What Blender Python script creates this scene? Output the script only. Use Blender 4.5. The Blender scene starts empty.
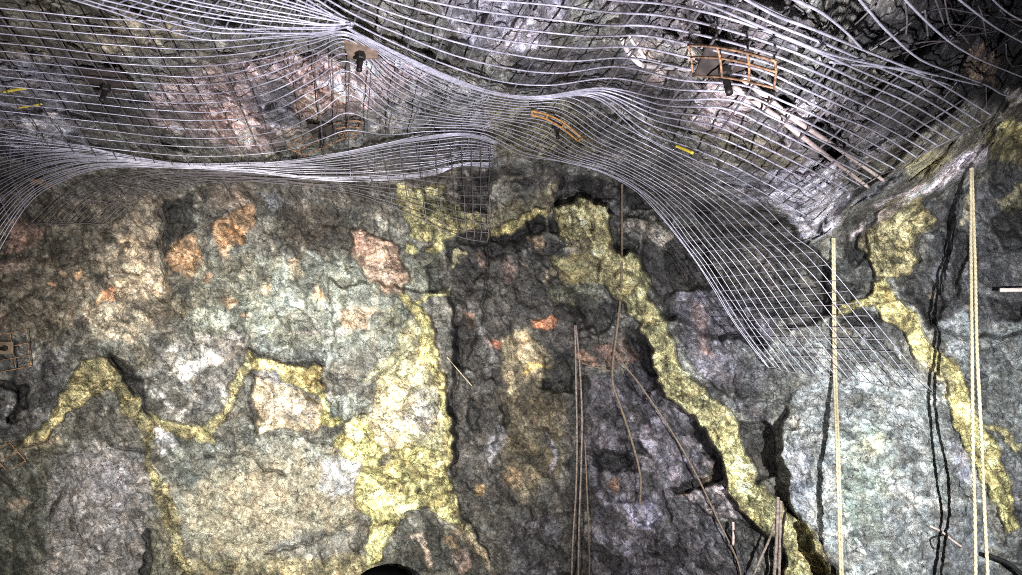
import bpy, math
import numpy as np
from mathutils import Vector

rng = np.random.default_rng(7)
SC = bpy.context.scene
COL = SC.collection
# ---------------------------------------------------------------- camera model (1022 x 575)
FW, FH, F = 1022.0, 575.0, 740.0
CAM = np.array([0.0, 0.0, 1.6]); PITCH = math.radians(5)
FWD = np.array([0, math.cos(PITCH), math.sin(PITCH)])
UPV = np.array([0, -math.sin(PITCH), math.cos(PITCH)])
RGT = np.array([1.0, 0, 0])


def rays(px, py):
    xc = (np.asarray(px, float) - FW / 2) / F
    yc = -(np.asarray(py, float) - FH / 2) / F
    return FWD + xc[..., None] * RGT + yc[..., None] * UPV


def sstep(a, b, x):
    t = np.clip((x - a) / (b - a), 0, 1)
    return t * t * (3 - 2 * t)


# line where the wall turns into the low rock ceiling, in the photo
BX = [-900, 0, 250, 450, 560, 640, 720, 815, 850, 900, 940, 985, 1010, 1100, 1900]
BY = [180, 178, 172, 175, 172, 185, 225, 243, 212, 203, 186, 160, 130, 120, 110]
WX = [-900, 0, 200, 450, 520, 640, 720, 800, 900, 1000, 1900]
WY = [4.05, 4.1, 4.15, 4.2, 4.35, 4.45, 4.4, 4.2, 4.1, 4.1, 4.0]


def base_depth(px, py):
    px = np.asarray(px, float); py = np.asarray(py, float)
    r = rays(px, py)
    yt = (np.interp(px - 12, BX, BY) + np.interp(px + 12, BX, BY) + np.interp(px, BX, BY)) / 3
    Yw = (np.interp(px - 30, WX, WY) + np.interp(px + 30, WX, WY)) / 2
    a = Yw / r[..., 1]
    rt = rays(px, yt)
    H = Yw * rt[..., 2] / rt[..., 1]
    b = np.where(r[..., 2] > 0.02, H / np.maximum(r[..., 2], 0.02), 60.0)
    k = 3.2
    m = np.minimum(a, b)
    d = m - np.log(np.exp(-k * (a - m)) + np.exp(-k * (b - m))) / k
    return d, b < a


# ---------------------------------------------------------------- noise
PERM = rng.permutation(256).astype(np.int64)
PERM = np.concatenate([PERM, PERM, PERM])
GR = rng.normal(size=(256, 3)); GR /= np.linalg.norm(GR, axis=1)[:, None]


def perlin(p):
    i = np.floor(p).astype(np.int64); f = p - i; i &= 255
    u = f * f * f * (f * (f * 6 - 15) + 10)
    res = 0
    for dx in (0, 1):
        wx = u[:, 0] if dx else 1 - u[:, 0]
        for dy in (0, 1):
            wy = u[:, 1] if dy else 1 - u[:, 1]
            for dz in (0, 1):
                wz = u[:, 2] if dz else 1 - u[:, 2]
                h = PERM[PERM[PERM[(i[:, 0] + dx) & 255] + ((i[:, 1] + dy) & 255)] + ((i[:, 2] + dz) & 255)]
                g = GR[h]
                res = res + wx * wy * wz * (g[:, 0] * (f[:, 0] - dx) + g[:, 1] * (f[:, 1] - dy) + g[:, 2] * (f[:, 2] - dz))
    return res * 1.5


def fbm(p, freq, octs, gain=0.55, off=0.0, ridged=False):
    s = 0; a = 1.0; n = 0
    for o in range(octs):
        v = perlin(p * freq + off + 17.3 * o)
        if ridged: v = 1 - 2 * np.abs(v)
        s = s + a * v; n += a; a *= gain; freq *= 2.03
    return s / n


def worley_facets(p, cell, tilt, seed):
    """angular blocks: every cell has its own tilted plane. returns height, distance to the crack"""
    q = p / cell; b = np.floor(q).astype(np.int64)
    d1 = np.full(len(p), 9e9); d2 = np.full(len(p), 9e9); h1 = np.zeros(len(p)); tone = np.zeros(len(p))
    for dx in (-1, 0, 1):
        for dy in (-1, 0, 1):
            for dz in (-1, 0, 1):
                c = b + np.array([dx, dy, dz])
                h = PERM[PERM[PERM[(c[:, 0] + seed) & 255] + (c[:, 1] & 255)] + (c[:, 2] & 255)]
                r1 = GR[h] * 0.5 + 0.5; t = GR[(h * 7 + 13) & 255]
                v = q - (c + r1)
                d = (v * v).sum(1)
                hh = (v * t).sum(1) * tilt + GR[(h * 3 + 5) & 255][:, 0] * 0.5
                m = d < d1
                d2 = np.where(m, d1, np.minimum(d2, d)); h1 = np.where(m, hh, h1); tone = np.where(m, GR[(h * 5 + 31) & 255][:, 1], tone); d1 = np.where(m, d, d1)
    return h1, np.sqrt(d2) - np.sqrt(d1), tone


# ---------------------------------------------------------------- rock grid
def axis(lo, hi, step, far_lo, far_hi, g=1.13):
    mid = np.arange(lo, hi + step, step)
    def grow(start, end, sgn):
        out = []; s = step; x = start
        while (x - end) * sgn < 0:
            s *= g; x += sgn * s; out.append(x)
        return out
    return np.array(grow(lo, far_lo, -1)[::-1] + list(mid) + grow(mid[-1], far_hi, 1))


GX = axis(-20, 1042, 1.1, -800, 1830)
GY = axis(-12, 586, 1.1, -520, 655)
NX, NY = len(GX), len(GY)
PX, PY = np.meshgrid(GX, GY)
px = PX.ravel(); py = PY.ravel()
D0, is_ceil = base_depth(px, py)
RAY = rays(px, py)
P0 = CAM + D0[:, None] * RAY
Q0 = P0 * np.array([1, .4, 1])          # the roof rock is drawn out along the drive

w1 = fbm(Q0, 5.0, 3, off=3.1); w2 = fbm(Q0, 5.0, 3, off=41.7)
w3 = perlin(Q0 * 22 + 9.1); w4 = perlin(Q0 * 22 + 77.7)
WPX = px + 14 * w1 + 2.4 * w3
WPY = py + 14 * w2 + 2.4 * w4
N_MID = fbm(Q0, 9.0, 5, off=5.5, gain=0.6)
N_LO = fbm(Q0, 2.6, 4, off=25.5)
N_HI = fbm(Q0, 26.0, 4, off=65.5, gain=0.65)
N_RID = fbm(Q0, 7.0, 5, off=95.5, gain=0.6, ridged=True)


def bbox_sel(x0, y0, x1, y1):
    return np.where((WPX > x0) & (WPX < x1) & (WPY > y0) & (WPY < y1))[0]


def poly_mask(pts, soft):
    pts = np.array(pts, float)
    pad = soft * 2 + 2
    s = bbox_sel(pts[:, 0].min() - pad, pts[:, 1].min() - pad, pts[:, 0].max() + pad, pts[:, 1].max() + pad)
    x = WPX[s]; y = WPY[s]
    ins = np.zeros(len(s), bool); dm = np.full(len(s), 1e9)
    for i in range(len(pts)):
        ax, ay = pts[i]; bx, by = pts[(i + 1) % len(pts)]
        c = ((ay > y) != (by > y))
        with np.errstate(divide='ignore', invalid='ignore'):
            xi = (bx - ax) * (y - ay) / (by - ay) + ax
        ins ^= c & (x < xi)
        L = (bx - ax) ** 2 + (by - ay) ** 2 + 1e-9
        t = np.clip(((x - ax) * (bx - ax) + (y - ay) * (by - ay)) / L, 0, 1)
        dm = np.minimum(dm, (x - ax - t * (bx - ax)) ** 2 + (y - ay - t * (by - ay)) ** 2)
    sd = np.sqrt(dm) * np.where(ins, 1, -1)
    return s, sstep(-soft, soft, sd)


def stroke_mask(pts, soft):
    pts = np.array(pts, float)
    pad = pts[:, 2].max() + soft + 2
    s = bbox_sel(pts[:, 0].min() - pad, pts[:, 1].min() - pad, pts[:, 0].max() + pad, pts[:, 1].max() + pad)
    x = WPX[s]; y = WPY[s]; best = np.full(len(s), -1e9)
    for i in range(len(pts) - 1):
        ax, ay, ar = pts[i]; bx, by, br = pts[i + 1]
        L = (bx - ax) ** 2 + (by - ay) ** 2 + 1e-9
        t = np.clip(((x - ax) * (bx - ax) + (y - ay) * (by - ay)) / L, 0, 1)
        d = np.sqrt((x - ax - t * (bx - ax)) ** 2 + (y - ay - t * (by - ay)) ** 2)
        best = np.maximum(best, ar + t * (br - ar) - d)
    return s, sstep(-soft, soft, best)


def lin(c):
    c = np.array(c, float) / 255
    return np.where(c <= 0.04045, c / 12.92, ((c + 0.055) / 1.055) ** 2.4)


ALB = np.tile(lin((112, 110, 100)), (len(px), 1))
OFF = np.zeros(len(px))                 # relief, metres away from the viewer
REG = np.zeros(len(px), int)            # which vein / block a spot of rock belongs to
REGW = np.zeros(len(px))
REGIONS = []


def paint(c, sm, op=1.0, mott=0.0, mn=None):
    s, m = sm
    m = m * op
    if mott:
        n = (N_MID if mn is None else mn)[s]
        m = m * (1 - mott + mott * sstep(-0.25, 0.25, n))
    ALB[s] = ALB[s] * (1 - m[:, None]) + lin(c) * m[:, None]
    return sm


def P(c, pts, soft=5, op=1.0, mott=0.0, d=0.0, mn=None):
    sm = poly_mask(pts, soft * (.5 if soft < 8 else .75))
    if c is not None: paint(c, sm, op, mott, mn)
    if d: OFF[sm[0]] += d * sm[1]
    return sm


def S(c, pts, soft=2.5, op=1.0, mott=0.0, d=0.0):
    sm = stroke_mask(pts, soft * .7)
    if c is not None: paint(c, sm, op, mott)
    if d: OFF[sm[0]] += d * sm[1]
    return sm


def B(c, x, y, rx, ry, soft=4, op=1.0, mott=0.0, d=0.0, mn=None):
    a = np.linspace(0, 2 * math.pi, 10)[:-1]
    return P(c, [(x + rx * math.cos(t), y + ry * math.sin(t)) for t in a], soft, op, mott, d, mn)


def region(name, label, *sms):
    REGIONS.append((name, label)); k = len(REGIONS)
    for s, m in sms:
        w = m > 0.5
        REG[s[w]] = k


exec_paint = []
# ---------------------------------------------------------------- colours of the rock, patch by patch, some with shade painted in
# ceiling
P((92, 86, 70), [(-60, -40), (170, -40), (190, 40), (120, 60), (60, 70), (-60, 70)], 14)
P((160, 148, 118), [(70, 30), (130, 12), (190, 30), (175, 50), (100, 52)], 8, .9, .7)
P((150, 142, 120), [(180, 45), (250, 40), (240, 60), (190, 62)], 6, .8, .5)
P((128, 124, 128), [(-60, 62), (70, 62), (90, 150), (-60, 160)], 10)
P((215, 212, 214), [(22, 120), (60, 112), (74, 128), (60, 140), (30, 138)], 4, .95, .3)
P((78, 76, 78), [(85, 88), (160, 95), (170, 125), (110, 128), (80, 110)], 8, .9, .2)
P((168, 148, 142), [(150, 85), (240, 62), (345, 48), (352, 112), (300, 122), (258, 152), (200, 142), (150, 125)], 9)
pk1 = P((206, 176, 168), [(238, 72), (262, 62), (300, 56), (338, 52), (348, 70), (342, 105), (318, 118), (296, 100), (285, 78), (262, 96), (236, 96)], 4, 1, .15, d=-.05)
pk2 = P((204, 170, 158), [(196, 104), (225, 98), (252, 112), (262, 130), (250, 142), (222, 140), (200, 126)], 4, 1, .2, d=-.04)
P((196, 152, 118), [(300, 95), (338, 88), (342, 108), (318, 120), (296, 112)], 6, .8, .4)
P((118, 120, 128), [(250, 84), (280, 80), (297, 98), (300, 122), (272, 130), (252, 108)], 5, .9, .2)
pk3 = P((198, 172, 168), [(352, 62), (385, 56), (420, 72), (428, 92), (400, 106), (362, 108), (352, 88)], 4, 1, .2, d=-.04)
P((134, 132, 126), [(428, 70), (500, 90), (505, 128), (430, 130), (360, 128), (365, 108)], 7, .9, .2)
P((116, 110, 78), [(490, 98), (575, 100), (600, 150), (560, 162), (490, 150)], 7, .95, .3)
P((108, 108, 106), [(340, 142), (420, 138), (480, 140), (470, 170), (340, 172)], 6, .8, .3)
P((160, 155, 164), [(428, -30), (560, -30), (565, 20), (530, 45), (500, 62), (440, 22)], 8, .95, .3)
P((186, 180, 190), [(500, 28), (545, 30), (548, 44), (510, 52)], 4, .9, .3)
P((84, 80, 82), [(520, 52), (640, 48), (690, 80), (690, 130), (600, 100), (520, 90)], 10, .9)
P((98, 92, 94), [(560, -30), (760, -30), (830, 40), (760, 60), (640, 40)], 12, .9)
P((186, 174, 162), [(632, 36), (668, 36), (672, 56), (640, 60)], 5, .7, .7)
P((170, 150, 138), [(640, 70), (690, 70), (690, 82), (645, 84)], 4, .6, .7)
pk4 = P((178, 158, 156), [(694, 88), (712, 80), (742, 86), (758, 106), (748, 128), (718, 134), (698, 122)], 4, 1, .15, d=-.07)
P((128, 122, 120), [(748, 96), (800, 84), (880, 100), (905, 140), (860, 168), (800, 165), (760, 140)], 9)
P((182, 176, 180), [(782, 110), (806, 98), (822, 110), (806, 124), (786, 128)], 4, .9, .3)
P((26, 24, 24), [(770, 98), (782, 92), (790, 102), (776, 110)], 3, .95, d=.1)
P((24, 22, 22), [(798, 128), (818, 118), (838, 138), (842, 152), (824, 160), (806, 150)], 4, .95, d=.15)
P((98, 90, 66), [(700, 132), (770, 130), (800, 160), (770, 178), (730, 160)], 7, .8, .2)
P((196, 190, 200), [(765, 172), (800, 164), (838, 172), (850, 200), (828, 232), (808, 244), (790, 226), (775, 200)], 5, 1, .25)
P((205, 198, 206), [(800, 162), (840, 160), (846, 175), (806, 182)], 3, .9, .3)
P((146, 142, 148), [(690, 160), (770, 178), (780, 205), (740, 200)], 8, .8, .3)
P((104, 98, 84), [(850, 165), (905, 145), (960, 120), (1030, 100), (1030, 150), (985, 160), (940, 186), (900, 204), (856, 205)], 8)
P((88, 88, 92), [(838, 190), (880, 172), (905, 178), (898, 202), (856, 208)], 5, .8, .3)
P((152, 142, 100), [(900, 158), (945, 150), (958, 165), (930, 178), (905, 176)], 5, .9, .4)
P((192, 180, 186), [(925, 196), (932, 178), (952, 160), (975, 152), (990, 146), (985, 164), (958, 182), (940, 192)], 3, 1, .3)
P((200, 180, 178), [(870, 204), (902, 196), (928, 184), (930, 192), (904, 202), (874, 210)], 2, .9, .3)
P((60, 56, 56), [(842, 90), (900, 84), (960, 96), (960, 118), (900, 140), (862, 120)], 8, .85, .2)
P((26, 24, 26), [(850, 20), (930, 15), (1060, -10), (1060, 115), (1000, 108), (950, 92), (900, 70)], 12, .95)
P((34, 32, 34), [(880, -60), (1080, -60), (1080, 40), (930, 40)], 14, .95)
P((150, 124, 98), [(962, 62), (984, 44), (1000, 60), (996, 84), (972, 78)], 4, .8, .4)
P((92, 90, 92), [(948, 58), (972, 60), (970, 72), (950, 72)], 3, .8)
P((205, 196, 182), [(1002, 92), (1026, 84), (1030, 104), (1006, 104)], 4, .8, .4)
P((84, 80, 80), [(840, 0), (905, 0), (905, 50), (860, 40)], 12, .7, .4)
g0 = P((205, 190, 112), [(996, 124), (1012, 120), (1030, 124), (1030, 142), (1014, 140), (1000, 132)], 3, 1, .2, d=-.05)
P((128, 118, 70), [(985, 135), (1030, 128), (1030, 178), (1012, 168), (992, 150)], 5, .85, .2)
# wall, left
P((104, 98, 88), [(-200, 170), (480, 170), (480, 205), (300, 215), (-200, 215)], 12, .9)
P((112, 102, 86), [(-300, 195), (170, 195), (170, 330), (-300, 345)], 14)
P((86, 80, 68), [(36, 205), (95, 200), (108, 255), (60, 262), (38, 240)], 8, .8, .3)
P((176, 140, 120), [(2, 226), (18, 220), (38, 232), (36, 246), (8, 250)], 4, .95, .2)
P((160, 134, 118), [(-20, 258), (22, 254), (34, 264), (-20, 276)], 4, .8, .3)
P((190, 150, 132), [(-20, 306), (10, 312), (8, 330), (-20, 330)], 5, .6, .3)
P((138, 124, 102), [(104, 222), (140, 200), (162, 220), (160, 300), (112, 300), (98, 265)], 9, .85, .6)
P((226, 194, 148), [(112, 236), (140, 234), (150, 252), (120, 256)], 5, .7, .6)
P((230, 204, 164), [(110, 276), (140, 262), (164, 272), (160, 296), (120, 302)], 5, .85, .6)
P((232, 164, 112), [(95, 292), (112, 289), (114, 301), (94, 304)], 3, .95, .2)
B((214, 160, 118), 53, 283, 5, 3, 2); B((214, 170, 120), 82, 271, 4, 3, 2); B((200, 160, 120), 66, 270, 4, 3, 2)
P((208, 192, 160), [(80, 305), (120, 300), (150, 320), (140, 345), (90, 335)], 8, .8, .6)
P((44, 42, 38), [(162, 202), (196, 194), (196, 228), (180, 246), (166, 256)], 5, .95, .1, d=.05)
P((182, 142, 98), [(166, 258), (180, 244), (198, 236), (200, 266), (184, 274), (166, 272)], 4, 1, .25)
P((120, 104, 70), [(155, 300), (180, 290), (196, 310), (170, 322)], 6, .7, .5)
P((128, 112, 96), [(208, 186), (250, 180), (258, 206), (215, 212)], 5, .8, .6)
P((164, 126, 84), [(212, 222), (228, 216), (250, 205), (250, 236), (236, 246), (220, 246)], 4, 1, .25, d=-.03)
P((148, 96, 40), [(228, 230), (246, 226), (247, 240), (234, 242)], 3, .8, .3)
P((205, 165, 120), [(218, 246), (230, 244), (228, 268), (222, 272)], 3, .8, .5)
P((136, 138, 140), [(260, 192), (276, 188), (284, 206), (268, 212)], 4, .85, .2)
P((74, 68, 58), [(272, 208), (330, 205), (352, 220), (350, 262), (316, 258), (290, 252), (262, 240)], 9, .9, .35)
P((188, 132, 72), [(284, 254), (296, 256), (302, 282), (290, 280)], 4, .9, .3)
P((140, 145, 130), [(196, 262), (280, 256), (350, 262), (404, 292), (420, 330), (380, 352), (260, 345), (190, 330)], 12, .95, .25)
P((174, 176, 160), [(270, 290), (345, 296), (352, 318), (290, 325)], 8, .7, .5)
B((238, 192, 138), 318, 295, 9, 7, 3, 1, .2); B((214, 178, 138), 264, 290, 6, 6, 3, .9, .3)
B((224, 168, 124), 208, 281, 6, 4, 2, .95, .2); B((232, 190, 140), 225, 303, 9, 6, 3, .8, .4); B((218, 160, 110), 243, 316, 8, 4, 2, .7, .4)
P((178, 146, 120), [(349, 228), (364, 222), (376, 236), (396, 250), (406, 272), (402, 292), (384, 290), (366, 280), (352, 256)], 4, 1, .2, d=-.06)
P((222, 166, 138), [(352, 230), (366, 228), (368, 248), (358, 252)], 3, .9, .2)
P((228, 188, 142), [(338, 314), (356, 308), (376, 312), (372, 328), (344, 330)], 4, .75, .5)
P((120, 110, 76), [(376, 306), (398, 300), (402, 322), (384, 330)], 5, .7, .4)
P((126, 126, 120), [(404, 250), (430, 262), (428, 300), (410, 300)], 5, .8, .4)
# wall, lower left
P((96, 94, 94), [(-300, 345), (70, 345), (60, 440), (-300, 440)], 10, .9)
P((166, 162, 168), [(0, 406), (14, 404), (14, 424), (0, 428)], 3, .8, .3)
P((30, 28, 28), [(12, 384), (26, 382), (26, 420), (13, 424)], 2.5, .95, d=.1)
P((40, 38, 36), [(-20, 374), (8, 380), (16, 390), (-20, 384)], 2.5, .9, d=.06)
P((140, 134, 134), [(56, 452), (110, 440), (142, 455), (152, 500), (140, 580), (40, 580), (48, 500)], 12, .95, .2)
P((170, 164, 172), [(98, 450), (116, 456), (130, 490), (118, 520), (90, 500), (84, 470)], 7, .7, .5)
P((92, 92, 84), [(-300, 478), (46, 470), (44, 600), (-300, 600)], 14, .8, .2)
P((176, 152, 128), [(4, 500), (18, 492), (30, 496), (10, 508)], 3, .7, .4)
P((120, 110, 88), [(10, 440), (50, 430), (70, 452), (30, 462)], 7, .7, .4)
P((134, 128, 106), [(150, 520), (180, 515), (190, 580), (148, 580)], 6, .8, .3)
P((48, 48, 46), [(145, 526), (150, 526), (149, 580), (136, 580)], 1.5, .95, d=.05)
P((88, 84, 78), [(72, 404), (100, 396), (128, 420), (138, 442), (100, 444), (76, 428)], 6, .9, .35)
P((42, 40, 38), [(114, 356), (128, 362), (150, 384), (150, 408), (140, 396), (122, 376)], 4, .95, .1, d=.05)
P((140, 137, 130), [(138, 352), (168, 340), (240, 334), (250, 356), (230, 400), (200, 428), (160, 418), (148, 396)], 6, .95, .3)
P((120, 112, 94), [(132, 350), (150, 342), (156, 366), (146, 372), (134, 366)], 4, .8, .4)
P((196, 186, 176), [(200, 340), (236, 334), (246, 348), (222, 360), (200, 356)], 5, .8, .3)
P((96, 96, 98), [(196, 372), (212, 362), (226, 384), (208, 404), (196, 396)], 5, .75, .4)
P((206, 206, 210), [(152, 432), (168, 430), (174, 442), (158, 448)], 3, .8, .2)
P((116, 120, 112), [(165, 440), (240, 440), (230, 480), (190, 500), (172, 480)], 9, .85, .4)
# wall, centre-left bright face
P((176, 168, 142), [(186, 500), (225, 455), (300, 440), (352, 455), (362, 510), (350, 560), (200, 560)], 12, .95, .15)
P((214, 196, 160), [(222, 482), (258, 476), (290, 492), (270, 520), (225, 512)], 10, .5, .5)
P((198, 200, 202), [(322, 460), (342, 456), (356, 466), (354, 490), (332, 500), (318, 492)], 5, .95, .3)
P((126, 126, 126), [(262, 552), (300, 532), (350, 530), (364, 520), (356, 556), (320, 562)], 5, .8, .4)
P((162, 150, 110), [(180, 558), (250, 562), (300, 556), (370, 556), (392, 580), (392, 660), (180, 660)], 6, .9, .3)
P((160, 160, 146), [(248, 420), (330, 440), (326, 462), (250, 452)], 7, .8, .4)
P((140, 144, 136), [(206, 440), (232, 436), (246, 460), (220, 470)], 6, .8, .4)
P((212, 188, 148), [(254, 380), (284, 378), (302, 394), (318, 402), (322, 420), (308, 434), (276, 430), (256, 436)], 4, 1, .3, d=-.05)
P((150, 148, 150), [(256, 372), (286, 374), (296, 386), (258, 382)], 3, .85, .2)
P((206, 200, 188), [(262, 400), (300, 396), (318, 412), (300, 420), (268, 416)], 5, .5, .6)
P((138, 142, 134), [(260, 344), (330, 345), (345, 358), (330, 368), (300, 366), (256, 354)], 7, .85, .25)
# veins of the left wall
V = (190, 178, 112)
a1 = P((156, 144, 96), [(97, 350), (80, 362), (66, 384), (58, 406), (41, 426), (18, 446), (37, 446), (56, 428), (71, 415), (93, 396), (107, 388), (120, 396),
      (129, 412), (141, 432), (145, 445), (156, 445), (152, 424), (146, 410), (137, 393), (122, 378), (113, 370), (110, 358)], 2.5, 1, .1, d=-.06)
B((184, 172, 116), 98, 368, 12, 13, 4, .8, .5)
a2 = S((146, 136, 94), [(148, 440, 4), (149, 465, 4), (156, 482, 6), (166, 502, 7), (174, 525, 7), (180, 550, 6), (188, 585, 6)], 2.5, 1, .15, d=-.03)
region('ore_vein', 'brassy yellow arch-shaped ore vein', a1, a2)
a3 = S((196, 184, 124), [(152, 418, 4), (168, 428, 6), (190, 435, 7.5), (212, 436, 6.5), (222, 420, 5), (232, 396, 4.4), (242, 376, 4.6), (250, 362, 6)], 2, 1, .1, d=-.04)
region('ore_vein', 'thin yellow ore vein bent like a check mark', a3)
a4 = P((226, 206, 122), [(248, 354), (265, 361), (290, 367), (310, 371), (328, 369), (327, 387), (318, 393), (300, 389), (278, 374), (254, 370)], 2, 1, .1, d=-.06)
P((206, 170, 86), [(300, 374), (328, 370), (326, 388), (306, 390)], 4, .75, .4)
a5 = S((232, 222, 132), [(318, 388, 5), (326, 402, 5), (322, 418, 4), (336, 424, 5), (352, 420, 4)], 2, 1, .2)
region('ore_vein', 'golden wedge-shaped ore vein', a4, a5)
P((104, 98, 80), [(168, 276), (250, 250), (272, 286), (236, 300), (196, 312)], 7, .75, .4)
P((62, 54, 44), [(266, 212), (310, 206), (346, 214), (350, 244), (320, 252), (292, 246)], 7, .8, .3)
P((190, 182, 132), [(360, 380), (392, 346), (402, 318), (428, 328), (446, 372), (420, 362)], 6, .75, .3)
# large yellow mass
b1 = P((216, 206, 152), [(330, 442), (345, 422), (362, 412), (378, 398), (376, 378), (396, 360), (412, 340), (424, 344), (444, 376), (450, 420), (453, 465), (440, 470), (400, 462), (362, 470)], 3.5, 1, .12, d=-.03)
P((224, 200, 160), [(366, 412), (390, 396), (410, 420), (396, 446), (372, 440)], 6, .7, .5)
P((176, 168, 160), [(402, 388), (434, 384), (440, 420), (420, 440), (404, 420)], 6, .8, .5)
P((232, 222, 130), [(330, 440), (352, 424), (372, 432), (376, 456), (350, 462)], 4, .9, .2)
b2 = P((208, 198, 122), [(352, 486), (360, 462), (400, 446), (440, 450), (450, 470), (456, 492), (470, 526), (487, 562), (476, 560), (455, 526), (430, 510), (402, 510), (392, 532), (386, 562), (364, 568),
      (370, 540), (373, 522), (358, 505)], 2.5, 1, .1, d=-.05)
B((92, 92, 66), 418, 490, 5, 4, 2, .9); B((110, 110, 96), 382, 458, 8, 5, 2.5, .9)
region('ore_vein', 'broad yellow ore mass with star-like lower spurs', b1, b2)
P((146, 152, 142), [(326, 398), (350, 390), (372, 398), (380, 408), (366, 420), (342, 424), (330, 412)], 3, 1, .2, d=.02)
b3 = S((196, 186, 112), [(402, 292, 3), (412, 306, 4), (424, 326, 6), (434, 350, 5), (440, 380, 6), (446, 420, 5), (450, 466, 4)], 2.5, 1, .2, d=-.05)
b4 = S((196, 190, 120), [(414, 304, 3.5), (428, 294, 4), (452, 292, 3)], 2, 1, .1, d=-.03)
B((214, 180, 80), 421, 352, 5, 6, 3, .8)
region('ore_vein', 'narrow upright yellow ore vein along the dark ledge', b3, b4)
# centre dark rocks
P((70, 66, 62), [(455, 245), (560, 240), (600, 320), (600, 600), (470, 600), (456, 480), (450, 400)], 10, .95, .2)
P((40, 38, 36), [(448, 240), (486, 232), (540, 226), (520, 250), (488, 262), (470, 300), (454, 300)], 6, .85, .2, d=.06)
P((122, 126, 104), [(400, 262), (440, 255), (440, 285), (405, 290)], 5, .6, .5)
c1 = P((158, 150, 92), [(398, 184), (446, 188), (446, 204), (485, 206), (486, 234), (461, 230), (450, 242), (414, 242), (408, 228), (398, 219)], 3, 1, .25, d=-.04)
P((206, 194, 136), [(420, 188), (445, 190), (444, 206), (424, 206)], 3, .75, .5)
region('ore_vein', 'olive yellow ore block below the mesh corner', c1)
B((196, 188, 118), 413, 251, 7, 6, 2, 1, .1, d=-.04); B((186, 178, 110), 437, 250, 10, 7, 2, 1, .2, d=-.04)
S((158, 152, 112), [(454, 272, 2), (459, 262, 4), (463, 254, 3)], 1.5, 1, d=-.05)
P((118, 110, 78), [(488, 205), (520, 200), (545, 190), (560, 200), (550, 214), (516, 222), (490, 232)], 5, .9, .3)
c2 = S((184, 170, 102), [(490, 240, 4), (505, 232, 6), (524, 219, 5), (545, 215, 5)], 2, 1, .15, d=-.05)
P((30, 28, 26), [(528, 222), (544, 220), (546, 236), (534, 240)], 3, .9, d=.06); P((34, 32, 30), [(550, 220), (566, 222), (566, 236), (552, 236)], 3, .9, d=.05)
P((198, 168, 122), [(530, 240), (546, 238), (548, 252), (534, 254)], 3, .8, .4)
S((170, 160, 130), [(545, 284, 1.2), (555, 270, 1.4)], 1.2, .9)
P((134, 124, 72), [(552, 258), (580, 252), (600, 262), (596, 284), (566, 286)], 6, .9, .3)
P((138, 140, 108), [(548, 285), (600, 288), (596, 305), (556, 306)], 6, .7, .5)
P((166, 150, 112), [(502, 338), (530, 326), (548, 350), (546, 384), (512, 388), (500, 366)], 7, .95, .3)
P((206, 170, 122), [(520, 332), (536, 336), (534, 354), (522, 350)], 4, .7, .4)
P((222, 148, 96), [(532, 318), (548, 313), (558, 318), (552, 326), (538, 325)], 2.5, 1, .1, d=-.03)
P((196, 118, 80), [(484, 334), (496, 338), (506, 342), (496, 346), (486, 342)], 2.5, .9, .2)
P((136, 100, 76), [(467, 314), (476, 318), (478, 330), (468, 328)], 3, .9, .2)
P((212, 182, 86), [(522, 372), (546, 362), (546, 368), (526, 376)], 2.5, .9, .2)
P((112, 100, 72), [(498, 388), (560, 384), (560, 470), (520, 500), (500, 440)], 12, .85, .3)
P((150, 148, 156), [(484, 434), (498, 430), (502, 448), (492, 466), (484, 452)], 5, .8, .4)
B((186, 150, 92), 479, 490, 4, 6, 3, .8, .2); B((150, 124, 84), 515, 475, 8, 10, 5, .6, .4)
P((96, 94, 100), [(505, 520), (560, 510), (566, 580), (505, 580)], 9, .8, .35)
P((200, 194, 210), [(549, 456), (553, 460), (552, 470), (549, 466)], 1.5, .9)
# bottom spurs
P((70, 70, 64), [(400, 514), (430, 512), (452, 528), (470, 560), (470, 600), (392, 600), (392, 560)], 6, .9, .3)
S((198, 176, 156), [(413, 536, 3), (421, 550, 2.5), (430, 570, 2)], 1.5, .9)
P((160, 134, 120), [(452, 552), (464, 548), (468, 566), (456, 574)], 2.5, .9, .3)
S((150, 134, 108), [(458, 532, 4), (472, 548, 4), (486, 568, 3)], 2, .9, .2)
P((140, 116, 80), [(444, 536), (456, 538), (454, 550), (444, 548)], 3, .7)
# centre-right
P((88, 82, 88), [(596, 370), (655, 380), (700, 425), (724, 470), (720, 520), (760, 580), (760, 640), (590, 640), (590, 440)], 8, .95, .2)
P((48, 44, 48), [(630, 336), (652, 350), (656, 384), (640, 396), (622, 380)], 5, .95, d=.06)  # shadow on the left side of the vein, painted dark
P((46, 42, 46), [(592, 396), (640, 400), (690, 428), (680, 436), (640, 420), (596, 420)], 6, .6, .3)
P((40, 37, 40), [(590, 455), (632, 452), (640, 472), (612, 476), (592, 468)], 5, .9, .2, d=.06)
P((120, 92, 78), [(600, 340), (630, 336), (638, 356), (612, 366), (598, 356)], 5, .9, .4)
P((186, 140, 104), [(578, 350), (592, 352), (600, 364), (584, 362)], 3, .8, .4)
P((40, 40, 36), [(556, 352), (578, 346), (576, 396), (562, 394)], 5, .9, .2)
P((160, 154, 176), [(622, 494), (644, 500), (660, 520), (650, 532), (626, 518)], 5, .85, .5)
B((178, 136, 112), 614, 487, 6, 7, 3, .85, .2); P((120, 116, 124), [(602, 472), (624, 470), (626, 480), (606, 480)], 3, .8, .3)
P((116, 108, 116), [(640, 432), (670, 430), (690, 460), (670, 480), (650, 470)], 6, .75, .4)
blk = P((136, 126, 126), [(684, 490), (717, 481), (736, 501), (745, 521), (724, 516), (708, 516), (697, 501)], 2, 1, .1, d=-.05)
P((168, 132, 112), [(680, 488), (692, 484), (694, 494), (684, 496)], 2.5, .7, .3)
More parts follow.
